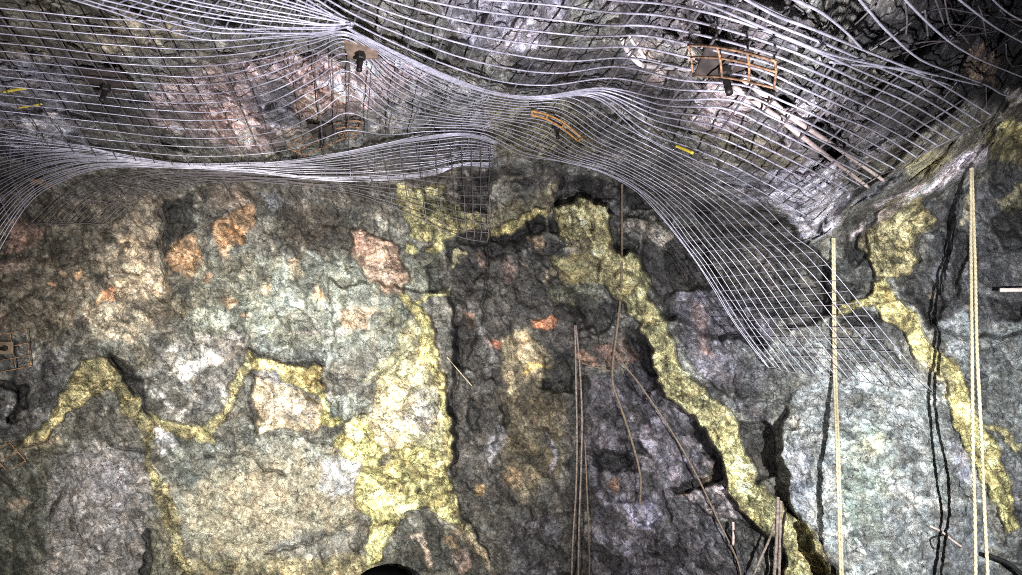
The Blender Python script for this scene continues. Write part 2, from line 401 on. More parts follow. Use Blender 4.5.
P((26, 22, 20), [(668, 490), (697, 474), (722, 462), (720, 476), (697, 485), (676, 493)], 2.5, .95, d=.1)
P((150, 130, 100), [(698, 470), (712, 464), (706, 476)], 2, .7)
P((58, 56, 54), [(722, 516), (748, 520), (772, 540), (760, 560), (730, 545)], 4, .8, .3)
P((52, 48, 46), [(650, 222), (690, 230), (745, 320), (770, 345), (720, 340), (668, 318), (652, 290), (640, 262)], 6, .95, .1, d=.22)  # dark host rock in the recess, with the vein's shadow painted in
P((36, 33, 28), [(662, 262), (700, 268), (716, 300), (690, 306), (668, 296)], 7, .8, .1)
P((150, 142, 126), [(620, 216), (660, 226), (680, 232), (668, 248), (645, 240), (622, 230)], 3, .95, .3, d=-.05)
P((98, 94, 102), [(676, 296), (730, 284), (775, 300), (775, 370), (740, 400), (700, 378), (682, 350), (674, 320)], 5, .95, .2)
P((124, 100, 94), [(694, 300), (706, 306), (712, 356), (704, 352), (694, 326)], 3, .75, .4)
P((66, 62, 66), [(700, 382), (740, 378), (772, 398), (768, 430), (735, 410)], 6, .8, .3)
P((60, 56, 50), [(735, 420), (764, 424), (776, 452), (776, 470), (760, 480), (744, 450)], 4, .95, .1, d=.12)  # dark brown sliver, shadow beside the face painted in
P((92, 94, 90), [(730, 340), (790, 350), (810, 380), (785, 420), (740, 390)], 8, .75, .4)
P((46, 43, 40), [(690, 205), (760, 200), (800, 236), (826, 262), (830, 310), (790, 330), (740, 300), (705, 262)], 6, .9, .25, d=.12)
P((112, 100, 96), [(752, 250), (772, 246), (780, 290), (764, 290)], 5, .6, .4)
# big light face on the right
P((146, 150, 146), [(776, 430), (790, 404), (812, 382), (860, 366), (902, 372), (940, 392), (960, 430), (985, 500), (1000, 590), (838, 600), (800, 520), (784, 484)], 6, 1, .12)
P((150, 166, 144), [(835, 430), (880, 420), (900, 480), (880, 540), (845, 520)], 14, .6, .4)
P((206, 198, 140), [(852, 446), (880, 432), (884, 452), (862, 462)], 6, .5, .4)
P((160, 160, 166), [(782, 448), (806, 440), (812, 500), (806, 516), (786, 484)], 5, .7, .3)
P((122, 116, 100), [(780, 412), (796, 400), (802, 420), (790, 434)], 4, .6, .4)
for (x0, y0, x1, y1, c) in [(862, 452, 912, 510, (214, 210, 200)), (905, 490, 965, 540, (206, 200, 190)), (840, 470, 858, 540, (110, 122, 108)), (880, 420, 905, 455, (120, 126, 122)),
                          (915, 395, 940, 440, (122, 130, 126)), (870, 545, 900, 575, (112, 118, 110)), (860, 500, 890, 575, (128, 134, 122)), (925, 440, 945, 520, (118, 128, 118)),
                          (880, 500, 930, 560, (118, 118, 122)), (845, 405, 900, 395, (126, 132, 126))]:
    S(c, [(x0, y0, 3), ((x0 + x1) / 2 + 4, (y0 + y1) / 2 - 3, 4), (x1, y1, 3)], 4, .7, .5)
P((128, 132, 128), [(772, 345), (830, 335), (900, 345), (905, 372), (860, 368), (800, 382)], 8, .8, .4)
P((98, 100, 104), [(945, 500), (985, 510), (1000, 590), (930, 590), (925, 560)], 8, .7, .3)
P((150, 146, 160), [(950, 440), (968, 448), (975, 480), (958, 486), (950, 462)], 4, .7, .3)
P((66, 66, 70), [(930, 205), (1060, 150), (1300, 150), (1300, 340), (1000, 340), (952, 345), (922, 318), (905, 290), (925, 262)], 8, .95, .15)
P((40, 40, 44), [(992, 160), (1014, 160), (1010, 196), (992, 200)], 4, .7, .2)
P((142, 132, 88), [(996, 200), (1024, 180), (1030, 215), (1006, 214)], 4, .8, .4)
P((150, 140, 108), [(960, 200), (970, 196), (968, 220), (960, 226)], 2.5, .8, .3)
P((172, 160, 140), [(922, 292), (932, 290), (936, 298), (926, 300)], 2, .9); P((172, 160, 140), [(962, 310), (974, 308), (976, 316), (964, 314)], 2, .8)
P((106, 110, 108), [(948, 340), (1000, 320), (1300, 320), (1300, 600), (1010, 600), (990, 480), (962, 400)], 8, .95, .15)
P((140, 148, 148), [(944, 322), (962, 312), (972, 340), (960, 366), (946, 350)], 5, .8, .4)
P((46, 46, 48), [(1000, 340), (1040, 336), (1040, 368), (1012, 366)], 6, .6, .3)
P((84, 84, 88), [(985, 440), (1030, 470), (1040, 540), (1016, 560), (1012, 480)], 6, .8, .3)
P((54, 54, 52), [(846, 240), (860, 250), (880, 276), (850, 300), (832, 300), (828, 262)], 6, .85, .2)
P((70, 70, 70), [(852, 318), (900, 318), (915, 340), (880, 345), (852, 338)], 6, .8, .2)
# main diagonal vein
d1 = P((206, 196, 128), [(553, 206), (570, 197), (584, 192), (602, 200), (616, 214), (609, 226), (616, 243), (640, 264), (652, 284), (647, 301), (655, 306), (668, 322), (675, 356),
      (686, 376), (709, 390), (724, 404), (734, 420), (741, 448), (758, 479), (764, 484), (780, 498), (788, 508), (808, 528), (818, 538), (824, 552), (842, 585), (860, 640), (800, 640),
      (789, 585), (784, 550), (769, 535), (754, 521), (734, 502), (722, 489), (727, 472), (715, 444), (696, 418), (664, 397), (656, 378), (654, 346), (640, 326), (625, 312), (614, 298), (600, 284), (597, 262), (570, 243)], 2.5, 1, .1, d=-.15)
P((212, 200, 132), [(560, 210), (600, 205), (612, 240), (640, 275), (640, 300), (618, 290), (600, 255), (575, 235)], 7, .7, .4)
P((214, 206, 126), [(700, 420), (728, 420), (738, 450), (756, 490), (770, 520), (756, 516), (732, 480), (718, 444)], 6, .8, .35)
P((112, 98, 58), [(800, 540), (816, 536), (838, 575), (850, 610), (820, 610)], 4, .85, .2)
P((116, 104, 62), [(690, 392), (716, 402), (724, 424), (704, 420)], 3, .6, .3)
region('ore_vein', 'long brassy ore vein running diagonally down the centre-right wall', d1)
region('ore_vein', 'short yellow ore band over the black hollow', c2)
# right vein
e1 = P((148, 136, 88), [(896, 203), (920, 200), (934, 214), (930, 228), (921, 238), (918, 257), (908, 272), (890, 280), (874, 276), (856, 248), (859, 234), (876, 219)], 3, 1, .12, d=-.06)
P((182, 170, 118), [(872, 232), (900, 212), (924, 212), (912, 236), (880, 260)], 7, .6, .6)
e2 = P((206, 192, 112), [(874, 282), (888, 278), (899, 294), (918, 316), (921, 326), (933, 345), (950, 360), (964, 380), (974, 405), (986, 436), (1002, 454), (1008, 472), (1016, 503), (1013, 532), (1002, 538),
      (993, 503), (983, 484), (972, 455), (950, 406), (938, 380), (919, 362), (907, 338), (885, 318), (878, 307), (858, 312), (838, 316), (836, 306), (858, 298), (872, 291)], 2.5, 1, .1, d=-.05)
P((134, 120, 62), [(876, 284), (890, 284), (918, 322), (912, 326), (890, 304)], 2.5, .8, .2)
P((224, 206, 150), [(920, 360), (940, 366), (958, 400), (944, 402)], 4, .6, .3)
region('ore_vein', 'yellow ore vein with a fist-like olive head behind the right-hand ropes', e1, e2)
S((190, 176, 106), [(984, 425, 3), (1000, 437, 3.5), (1020, 448, 3)], 2, .9, .2, d=-.03)
region('ore_vein', 'small golden ore patch under the brow at the right edge', g0)
region('granite_block', 'large pink granite block', pk1)
region('granite_block', 'pink granite block behind the left mesh', pk2)
region('granite_block', 'pink granite block below the upper bolt plate', pk3)
region('granite_block', 'pale pink rounded boulder set in the roof', pk4)
region('rock_slab', 'flat brown-grey slab beside the vein', blk)
# overall relief: ledges, hollows, dark cracks and painted rope shadow
P(None, [(330, 280), (400, 285), (452, 290), (455, 480), (340, 470)], 3, d=-.07)
s_, m_ = poly_mask([(776, 430), (790, 404), (812, 382), (860, 366), (902, 372), (940, 392), (990, 430), (1010, 500), (1010, 600), (838, 600), (800, 520), (784, 484)], 2.5)
OFF[s_] -= .24 * m_ * sstep(380, 450, WPY[s_]) * (1 - sstep(880, 985, WPX[s_]))
P(None, [(665, 296), (730, 284), (775, 300), (775, 370), (740, 400), (700, 378), (682, 350)], 6, d=-.04)
P(None, [(860, 215), (940, 195), (1000, 150), (1060, 140), (1060, 330), (960, 340), (925, 316)], 7, d=.14)
for pts in [[(160, 212, 1.6), (161, 245, 1.6), (159, 290, 1.4)], [(110, 440, 1.5), (128, 452, 1.8), (146, 457, 2)], [(68, 486, 1.5), (58, 500, 2), (50, 520, 1.5)], [(72, 488, 1), (72, 530, 1.2)],
            [(250, 352, 1.5), (285, 362, 2.2), (328, 367, 2)], [(254, 372, 1), (253, 400, 1.2), (254, 436, 1)], [(456, 300, 2), (457, 350, 2), (453, 400, 2.5), (456, 460, 2)], [(330, 446, 1), (300, 438, 1.3), (262, 436, 1)],
            [(205, 450, 1.2), (250, 455, 1.5), (280, 472, 1.2)], [(262, 556, 1.2), (310, 540, 1.6), (360, 520, 1.4)], [(487, 250, 2), (489, 290, 2.2), (486, 330, 1.5)], [(530, 510, 2), (527, 540, 2.4)],
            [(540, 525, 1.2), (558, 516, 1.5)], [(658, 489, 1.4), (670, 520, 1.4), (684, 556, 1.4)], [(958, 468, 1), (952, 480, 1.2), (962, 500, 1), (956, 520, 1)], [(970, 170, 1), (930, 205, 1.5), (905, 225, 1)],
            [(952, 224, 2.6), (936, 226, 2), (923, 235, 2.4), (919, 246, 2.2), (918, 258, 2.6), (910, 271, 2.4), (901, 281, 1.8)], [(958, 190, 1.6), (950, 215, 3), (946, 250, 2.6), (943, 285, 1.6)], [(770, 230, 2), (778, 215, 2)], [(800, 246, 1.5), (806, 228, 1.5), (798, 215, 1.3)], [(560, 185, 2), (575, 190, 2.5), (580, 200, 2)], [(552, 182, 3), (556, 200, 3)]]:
    S((52, 49, 46), pts, 2.0, .6, .5, d=.04)  # dark cracks; strokes beside the right ropes paint the rope shadow as grooves
for (x, y, rx, ry) in [(826, 220, 2.6, 2), (821, 228, 3, 5), (810, 244, 2, 4), (440, 142, 4, 2)]:
    B((22, 20, 20), x, y, rx, ry, 1.2, .95, d=.06)

# crevices, painted shade under ledges and brow, and fragments of the dark middle ground
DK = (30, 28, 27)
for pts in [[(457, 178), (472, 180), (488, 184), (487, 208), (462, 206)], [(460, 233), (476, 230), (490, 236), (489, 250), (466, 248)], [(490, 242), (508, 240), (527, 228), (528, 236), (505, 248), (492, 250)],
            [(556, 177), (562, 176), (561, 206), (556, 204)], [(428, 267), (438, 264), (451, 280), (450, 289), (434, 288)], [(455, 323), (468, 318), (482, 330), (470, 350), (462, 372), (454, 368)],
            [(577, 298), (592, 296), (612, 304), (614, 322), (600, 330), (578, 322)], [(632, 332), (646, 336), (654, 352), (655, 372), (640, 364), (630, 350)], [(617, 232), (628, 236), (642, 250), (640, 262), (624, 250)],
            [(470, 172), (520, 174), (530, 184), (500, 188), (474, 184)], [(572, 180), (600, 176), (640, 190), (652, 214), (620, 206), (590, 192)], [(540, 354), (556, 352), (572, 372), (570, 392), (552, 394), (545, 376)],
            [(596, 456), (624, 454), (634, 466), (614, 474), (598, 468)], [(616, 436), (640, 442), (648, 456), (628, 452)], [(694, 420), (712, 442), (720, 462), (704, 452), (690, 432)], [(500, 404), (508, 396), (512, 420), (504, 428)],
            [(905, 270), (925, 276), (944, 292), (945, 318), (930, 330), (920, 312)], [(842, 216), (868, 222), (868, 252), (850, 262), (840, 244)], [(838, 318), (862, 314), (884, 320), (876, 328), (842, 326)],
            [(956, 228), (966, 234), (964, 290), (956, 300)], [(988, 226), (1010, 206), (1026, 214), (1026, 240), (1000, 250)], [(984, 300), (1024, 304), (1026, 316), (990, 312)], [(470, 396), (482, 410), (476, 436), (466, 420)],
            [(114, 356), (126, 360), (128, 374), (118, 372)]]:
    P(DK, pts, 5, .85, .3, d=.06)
for c, pts in [((150, 144, 118), [(488, 188, 1.4), (508, 183, 2), (526, 175, 1.6), (542, 172, 1.2)]), ((112, 110, 96), [(498, 203, 5), (515, 196, 7), (530, 200, 5)]), ((150, 140, 104), [(540, 195, 4), (552, 186, 4)]),
               ((128, 106, 96), [(506, 258, 3), (510, 270, 3.5), (511, 284, 2.5)]), ((120, 98, 84), [(477, 256, 3), (482, 266, 4)]), ((160, 152, 122), [(568, 240, 4), (578, 246, 5), (584, 252, 3)]), ((150, 150, 128), [(560, 302, 1.2), (584, 296, 2), (606, 292, 1)]),
               ((122, 118, 114), [(484, 330, 3), (492, 352, 5), (486, 372, 4)]), ((140, 138, 140), [(494, 420, 4), (500, 434, 5), (492, 450, 4)]), ((132, 128, 138), [(548, 430, 1.6), (552, 450, 2), (550, 470, 1.6)]), ((138, 132, 146), [(592, 462, 2), (596, 484, 3), (604, 505, 2.5)]),
               ((132, 126, 138), [(640, 398, 4), (652, 410, 6), (664, 424, 4)]), ((118, 112, 120), [(650, 440, 6), (668, 450, 7), (676, 462, 5)]), ((150, 146, 160), [(614, 500, 4), (634, 512, 5), (650, 524, 4)]), ((120, 114, 124), [(600, 540, 5), (624, 548, 6)]),
               ((104, 100, 104), [(510, 540, 3), (524, 530, 2.5), (540, 516, 1.5)]), ((172, 166, 170), [(868, 330, 3), (864, 342, 4)]), ((196, 178, 172), [(846, 240, 2), (872, 222, 2.2), (900, 207, 2), (922, 192, 2)]), ((150, 152, 152), [(948, 322, 4), (956, 336, 7), (950, 352, 4)]),
               ((198, 194, 196), [(156, 436, 4), (166, 442, 5), (160, 450, 3)]), ((206, 200, 196), [(178, 376, 4), (194, 364, 5), (214, 354, 4), (234, 346, 3)]), ((196, 190, 186), [(160, 396, 3), (172, 404, 4), (186, 408, 3)]), ((104, 104, 100), [(180, 392, 2), (200, 380, 3), (216, 366, 2)]),
               ((104, 100, 92), [(150, 362, 3), (170, 352, 3), (200, 344, 2)]), ((222, 204, 170), [(256, 400, 2), (280, 404, 3), (306, 410, 2)]), ((132, 128, 116), [(262, 396, 1.5), (288, 394, 2), (312, 402, 1.5)]), ((142, 138, 124), [(258, 424, 2), (284, 418, 2), (306, 426, 2)]),
               ((188, 182, 174), [(300, 326, 2), (330, 336, 3), (350, 330, 2)]), ((180, 160, 126), [(60, 440, 3), (40, 444, 4), (20, 446, 3)]), ((120, 116, 116), [(20, 420, 4), (40, 410, 6), (50, 396, 4)]), ((132, 124, 112), [(30, 360, 4), (50, 340, 6), (66, 352, 4)])]:
    S(c, pts, 2.2, .85, .3, d=-.012)
# general variation of the rock itself
WV = np.stack([w1, w2, fbm(Q0, 5.0, 3, off=300)], 1)
WS = np.stack([w3, w4, perlin(Q0 * 22 + 120)], 1)
ca, sa = math.cos(1.05), math.sin(1.05)
UU = Q0[:, 0] * ca - Q0[:, 2] * sa; VV = Q0[:, 0] * sa + Q0[:, 2] * ca
FAB = np.stack([UU * .62, VV, Q0[:, 1]], 1)
f1, c1_, t1 = worley_facets(Q0 + 0.10 * WV + .01 * WS, 0.36, 1.0, 11)
f2, c2_, t2 = worley_facets(FAB + 0.08 * WV + .006 * WS, 0.13, 1.0, 57)
f3, c3_, t3 = worley_facets(FAB + 0.06 * WV + .006 * WS, 0.055, 1.0, 91)
f4, c4_, t4 = worley_facets(FAB + 0.05 * WV + .005 * WS, 0.026, 1.0, 143)
f1 *= sstep(0, .3, c1_); f2 *= sstep(0, .22, c2_); f3 *= sstep(0, .2, c3_)
N_VHI = fbm(Q0, 62.0, 2, off=165.5, gain=.7)
ceilw = is_ceil.astype(float)
veinw = (REG > 0).astype(float)
s_, m_ = poly_mask([(800, 300), (1000, 300), (1000, 600), (800, 600)], 20)
REL = np.ones(len(px)); REL[s_] -= .55 * m_
OFF += 0.085 * N_LO * REL + 0.06 * REL * f1 * (1 - .4 * veinw) + 0.03 * REL * f2 + 0.012 * f3 + 0.05 * REL * N_MID - 0.006 * N_RID + 0.020 * N_HI + .005 * N_VHI
OFF += ceilw * (0.30 * N_LO + .14 * f1 + .05 * f2)
STR = fbm(np.stack([UU * 9, VV * 34, Q0[:, 1] * 9], 1) + .35 * np.stack([w1, w2, w3], 1), 1.0, 4, off=12, gain=.65)
OFF += .012 * STR + .006 * f4 * sstep(0, .2, c4_)
SW = fbm(FAB + .09 * WV + .02 * WS, 15, 4, off=410, gain=.6)
SR = perlin((FAB + .08 * WV + .012 * WS) * 19 + 9); SR2 = perlin((FAB + .08 * WV + .012 * WS) * 26 + 59)
lv = .55 * N_MID + 1.0 * SW + .35 * N_HI + .2 * N_VHI + .55 * STR + .42 * t2 + .44 * t3 + .30 * t4 + .15 * t1 + .4 * f3 + .3 * f2
lv -= .75 * (1 - sstep(0, .07, np.abs(SR))) * sstep(-.1, .25, N_MID + .3 * w3)
lv += .55 * (1 - sstep(0, .06, np.abs(SR2))) * sstep(-.05, .3, N_LO + .3 * w4)
lv -= .8 * (1 - sstep(0, .10, c3_)) * sstep(-.2, .2, w3) + .7 * (1 - sstep(0, .06, c2_)) + .8 * (1 - sstep(0, .03, c1_))
lv += .16
CON = np.where(is_ceil, .72, .8)           # how strongly each face is mottled
for pts, v, sf in [([(180, 440), (260, 440), (352, 450), (366, 520), (350, 556), (190, 560)], .42, 14), ([(330, 340), (452, 300), (456, 480), (350, 480)], .6, 14), ([(200, 260), (400, 270), (420, 345), (250, 350)], .6, 20),
                   ([(776, 430), (812, 382), (902, 372), (960, 430), (1000, 590), (838, 600)], .62, 12), ([(50, 450), (150, 450), (150, 600), (40, 600)], .6, 14), ([(590, 380), (700, 420), (760, 600), (590, 600)], 1.05, 14)]:
    s_, m_ = poly_mask(pts, sf); CON[s_] = CON[s_] * (1 - m_) + v * m_
CON *= 1 + .35 * veinw
lv *= CON
vary = np.clip(np.exp(lv), .16, 2.4)
ALB *= (vary * np.where(is_ceil, 1.35, 1.0))[:, None]
tint = fbm(Q0, 14, 3, off=150)
ALB[:, 0] *= 1 + .2 * tint; ALB[:, 2] *= 1 - .2 * tint
lum = (ALB * np.array([.3, .6, .1])).sum(1)[:, None]
ALB = lum + (ALB - lum) * .8
ALB = np.clip(ALB, 0.008, .9)
# relief fades out at the far rim
DEPTH = D0 + OFF
PTS = CAM + DEPTH[:, None] * RAY
DG = DEPTH.reshape(NY, NX)


def rock_depth(x, y):
    ix = np.clip(np.interp(x, GX, np.arange(NX)), 0, NX - 1.001); iy = np.clip(np.interp(y, GY, np.arange(NY)), 0, NY - 1.001)
    i = ix.astype(int); j = iy.astype(int); u = ix - i; v = iy - j
    return (DG[j, i] * (1 - u) + DG[j, i + 1] * u) * (1 - v) + (DG[j + 1, i] * (1 - u) + DG[j + 1, i + 1] * u) * v


# ---------------------------------------------------------------- materials
def nodes_of(name):
    m = bpy.data.materials.new(name); m.use_nodes = True
    nt = m.node_tree
    return m, nt, nt.nodes['Principled BSDF']


def rock_mat(name, rough, spec, metal, bump, fine, crease):
    m, nt, bs = nodes_of(name)
    N = nt.nodes; L = nt.links
    at = N.new('ShaderNodeAttribute'); at.attribute_name = 'mineral'
    tc = N.new('ShaderNodeTexCoord')
    mp = N.new('ShaderNodeMapping'); mp.inputs['Scale'].default_value = (1, .5, 1); L.new(tc.outputs['Object'], mp.inputs['Vector'])
    def noise(scale, detail, dist=0.0, r=.6):
        n = N.new('ShaderNodeTexNoise'); n.inputs['Scale'].default_value = scale; n.inputs['Detail'].default_value = detail
        n.inputs['Distortion'].default_value = dist; n.inputs['Roughness'].default_value = r
        L.new(mp.outputs[0], n.inputs['Vector']); return n
    def rng_(sock, a, b, c, d):
        r = N.new('ShaderNodeMapRange'); r.inputs[1].default_value = a; r.inputs[2].default_value = b; r.inputs[3].default_value = c; r.inputs[4].default_value = d
        L.new(sock, r.inputs[0]); return r.outputs[0]
    def mul(a, b):
        q = N.new('ShaderNodeMath'); q.operation = 'MULTIPLY'; L.new(a, q.inputs[0]); L.new(b, q.inputs[1]); return q.outputs[0]
    n1 = noise(42, 6, 1.0, .7); n2 = noise(120, 4, .6, .75); n3 = noise(22, 6, 1.5, .65)
    v1 = rng_(n1.outputs[0], .3, .7, .76, 1.24); v2 = rng_(n2.outputs[0], .3, .7, 1 - fine, 1 + fine)
    # thin wandering seams
    sub = N.new('ShaderNodeMath'); sub.operation = 'SUBTRACT'; L.new(n3.outputs[0], sub.inputs[0]); sub.inputs[1].default_value = .5
    ab = N.new('ShaderNodeMath'); ab.operation = 'ABSOLUTE'; L.new(sub.outputs[0], ab.inputs[0])
    v3 = rng_(ab.outputs[0], 0, .012, .55, 1)
    # angular fragments and hairline cracks, warped so that they follow the fabric
    vo = N.new('ShaderNodeVectorMath'); vo.operation = 'MULTIPLY_ADD'
    nw = noise(14, 3, 0, .6); L.new(nw.outputs['Color'], vo.inputs[0]); vo.inputs[1].default_value = (.085, .085, .085); L.new(mp.outputs[0], vo.inputs[2])
    rot = N.new('ShaderNodeMapping'); rot.inputs['Rotation'].default_value = (0, 1.0, 0); rot.inputs['Scale'].default_value = (.62, 1, 1); L.new(vo.outputs[0], rot.inputs['Vector'])
    def vor(scale, feat):
        n = N.new('ShaderNodeTexVoronoi'); n.feature = feat; n.inputs['Scale'].default_value = scale; L.new(rot.outputs[0], n.inputs['Vector']); return n
    sep = N.new('ShaderNodeSeparateColor'); L.new(vor(40, 'F1').outputs['Color'], sep.inputs[0])
    v4 = rng_(sep.outputs[0], 0, 1, .66, 1.36)
    sep2 = N.new('ShaderNodeSeparateColor'); L.new(vor(85, 'F1').outputs['Color'], sep2.inputs[0])
    v5 = rng_(sep2.outputs[0], 0, 1, .76, 1.26)
    ed = vor(17, 'DISTANCE_TO_EDGE'); e1 = rng_(ed.outputs['Distance'], 0, .035, 0, 1)
    gate = rng_(nw.outputs[0], .46, .56, .28, 1)
    mx = N.new('ShaderNodeMath'); mx.operation = 'MAXIMUM'; L.new(e1, mx.inputs[0]); L.new(gate, mx.inputs[1])
    ed2 = vor(46, 'DISTANCE_TO_EDGE'); e2 = rng_(ed2.outputs['Distance'], 0, .05, .45, 1)
    n5 = noise(15, 9, .9, .6); n5.noise_type = 'RIDGED_MULTIFRACTAL'; n5.inputs['Lacunarity'].default_value = 2.1
    v6 = rng_(n5.outputs[0], .2, 1.6, .72, 1.3)
    tot = mul(v6, mul(mul(mul(v1, v2), v3), mul(mul(v4, v5), mul(mx.outputs[0], e2))))
    vm = N.new('ShaderNodeVectorMath'); vm.operation = 'SCALE'; L.new(at.outputs['Color'], vm.inputs[0]); g = N.new('ShaderNodeMath'); g.operation = 'MULTIPLY'; g.inputs[1].default_value = 1.42; L.new(tot, g.inputs[0]); L.new(g.outputs[0], vm.inputs['Scale'])
    L.new(vm.outputs[0], bs.inputs['Base Color'])
    L.new(rng_(n1.outputs[0], .3, .7, rough - .12, rough + .15), bs.inputs['Roughness'])
    bs.inputs['Specular IOR Level'].default_value = spec; bs.inputs['Metallic'].default_value = metal
    b1 = N.new('ShaderNodeBump'); b1.inputs['Strength'].default_value = bump; b1.inputs['Distance'].default_value = .02; L.new(n1.outputs[0], b1.inputs['Height'])
    b2 = N.new('ShaderNodeBump'); b2.inputs['Strength'].default_value = bump; b2.inputs['Distance'].default_value = .006; L.new(n2.outputs[0], b2.inputs['Height'])
    b4 = N.new('ShaderNodeBump'); b4.inputs['Strength'].default_value = bump; b4.inputs['Distance'].default_value = crease; L.new(n5.outputs[0], b4.inputs['Height']); L.new(b1.outputs[0], b4.inputs['Normal'])
    b3 = N.new('ShaderNodeBump'); b3.inputs['Strength'].default_value = bump; b3.inputs['Distance'].default_value = .008; L.new(sep.outputs[0], b3.inputs['Height']); L.new(b4.outputs[0], b3.inputs['Normal'])
    L.new(b3.outputs[0], b2.inputs['Normal']); L.new(b2.outputs[0], bs.inputs['Normal'])
    return m


def metal_mat(name, c, c2, rough=.5, metal=.6, scale=60):
    m, nt, bs = nodes_of(name); N = nt.nodes; L = nt.links
    tc = N.new('ShaderNodeTexCoord'); n = N.new('ShaderNodeTexNoise'); n.inputs['Scale'].default_value = scale; n.inputs['Detail'].default_value = 4
    L.new(tc.outputs['Object'], n.inputs['Vector'])
    cr = N.new('ShaderNodeValToRGB'); cr.color_ramp.elements[0].position = .38; cr.color_ramp.elements[1].position = .62
    cr.color_ramp.elements[0].color = (*lin(c), 1); cr.color_ramp.elements[1].color = (*lin(c2), 1)
    L.new(n.outputs[0], cr.inputs[0]); L.new(cr.outputs[0], bs.inputs['Base Color'])
    bs.inputs['Roughness'].default_value = rough; bs.inputs['Metallic'].default_value = metal
    return m


M_ROCK = rock_mat('rock', .5, .5, 0, .85, .35, .02)
M_ORE = rock_mat('sulphide_ore', .42, .5, .12, 1.0, .45, .034)
M_WIRE = metal_mat('galvanised_wire', (158, 156, 166), (192, 190, 200), .45, .3)
M_WIRE_SHADED = metal_mat('shaded_wire', (86, 80, 82), (112, 106, 108), .6, .3)  # darker wire copy; the weaker light on cross wires is painted in
M_WIRE_X = metal_mat('grey_wire', (116, 113, 124), (146, 143, 154), .5, .3)  # milder copy with the same painted dimming
M_RUST = metal_mat('rusted_steel', (98, 72, 52), (166, 128, 96), .8, .1)
M_PLATE = metal_mat('plate_steel', (34, 28, 25), (60, 50, 43), .8, .1, 30)
M_TAN = metal_mat('tan_plate', (92, 76, 62), (122, 104, 88), .8, 0, 30)
M_ORANGE = metal_mat('orange_rust', (150, 104, 56), (206, 156, 92), .8, 0, 60)
M_DARK = metal_mat('dark_steel', (30, 27, 26), (58, 52, 48), .5, .5, 40)
M_ROPE = metal_mat('pale_rope', (150, 138, 112), (182, 170, 138), .9, 0, 90)
M_CORD = metal_mat('brown_cord', (92, 80, 66), (126, 110, 90), .85, 0, 90)
M_STICK = metal_mat('grey_stick', (98, 86, 78), (142, 128, 118), .8, 0, 70)
M_ROD = metal_mat('pale_rod', (176, 156, 148), (206, 190, 180), .6, .1, 50)
M_HOSE = metal_mat('white_hose', (190, 182, 180), (216, 210, 206), .5, 0, 30)
M_YEL = metal_mat('yellow_tie', (190, 170, 50), (216, 196, 76), .5, 0, 30)
M_BLACK = metal_mat('black_rubber', (16, 16, 18), (26, 26, 28), .6, 0, 30)
M_SHADOW_DOME = metal_mat('shadow_dome', (4, 4, 5), (8, 8, 9), 1.0, 0, 20)  # near-black without gloss, for the dome in place of a shadow
M_SHADOW_DOME.node_tree.nodes['Principled BSDF'].inputs['Specular IOR Level'].default_value = 0
M_FLOOR = metal_mat('muddy_floor', (70, 64, 56), (104, 96, 84), .8, 0, 6)


# ---------------------------------------------------------------- linking helpers
def link(o, parent=None):
    COL.objects.link(o)
    if parent is not None:
        o.parent = parent
        o.matrix_parent_inverse = parent.matrix_basis.inverted()
    return o


def tag(o, label=None, cat=None, group=None, kind=None):
    if label: o['label'] = label
    if cat: o['category'] = cat
    if group: o['group'] = group
    if kind: o['kind'] = kind
    return o


def mesh_obj(name, verts, faces, mat, parent=None, smooth=True, loc=None):
    me = bpy.data.meshes.new(name)
    v = np.asarray(verts, float)
    if loc is not None: v = v - np.asarray(loc)
    me.from_pydata(v.tolist(), [], [tuple(f) for f in faces]); me.update()
    if smooth: me.shade_smooth()
    if mat: me.materials.append(mat)
    o = bpy.data.objects.new(name, me)
    if loc is not None: o.location = loc
    return link(o, parent)


def empty(name, loc):
    o = bpy.data.objects.new(name, None); o.location = loc; o.empty_display_size = .05
    return link(o)


# ---------------------------------------------------------------- rock meshes
quad = np.arange((NY - 1) * (NX - 1)); qi = quad // (NX - 1); qj = quad % (NX - 1)
FA = np.stack([qi * NX + qj, (qi + 1) * NX + qj, (qi + 1) * NX + qj + 1, qi * NX + qj + 1], 1)
fn = np.cross(PTS[FA[:, 2]] - PTS[FA[:, 0]], PTS[FA[:, 3]] - PTS[FA[:, 1]])
VN = np.zeros_like(PTS)
for k in range(4):
    for c in range(3):
        VN[:, c] += np.bincount(FA[:, k], fn[:, c], len(PTS))
VN /= np.linalg.norm(VN, axis=1)[:, None] + 1e-12
if ((CAM - PTS) * VN).sum(1).mean() < 0:
    VN = -VN; FA = FA[:, ::-1].copy()
freg = np.median(REG[FA], axis=1).astype(int)
freg = np.where((freg > 0) & ((REG[FA] == freg[:, None]).sum(1) >= 2), freg, 0)
fceil = is_ceil[FA].sum(1) >= 2


def rock_piece(name, sel, mat, parent=None):
    f = FA[sel]; used, inv = np.unique(f, return_inverse=True); f = inv.reshape(-1, 4)
    me = bpy.data.meshes.new(name)
    me.vertices.add(len(used)); me.vertices.foreach_set('co', PTS[used].astype(np.float32).ravel())
    me.loops.add(f.size); me.loops.foreach_set('vertex_index', f.astype(np.int32).ravel())
    me.polygons.add(len(f)); me.polygons.foreach_set('loop_start', np.arange(0, f.size, 4, dtype=np.int32))
    me.update(calc_edges=True); me.shade_smooth()
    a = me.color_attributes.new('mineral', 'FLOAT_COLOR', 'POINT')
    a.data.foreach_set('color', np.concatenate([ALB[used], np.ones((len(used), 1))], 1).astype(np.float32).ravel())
    me.normals_split_custom_set_from_vertices(VN[used].tolist())
    me.materials.append(mat)
    return link(bpy.data.objects.new(name, me), parent)


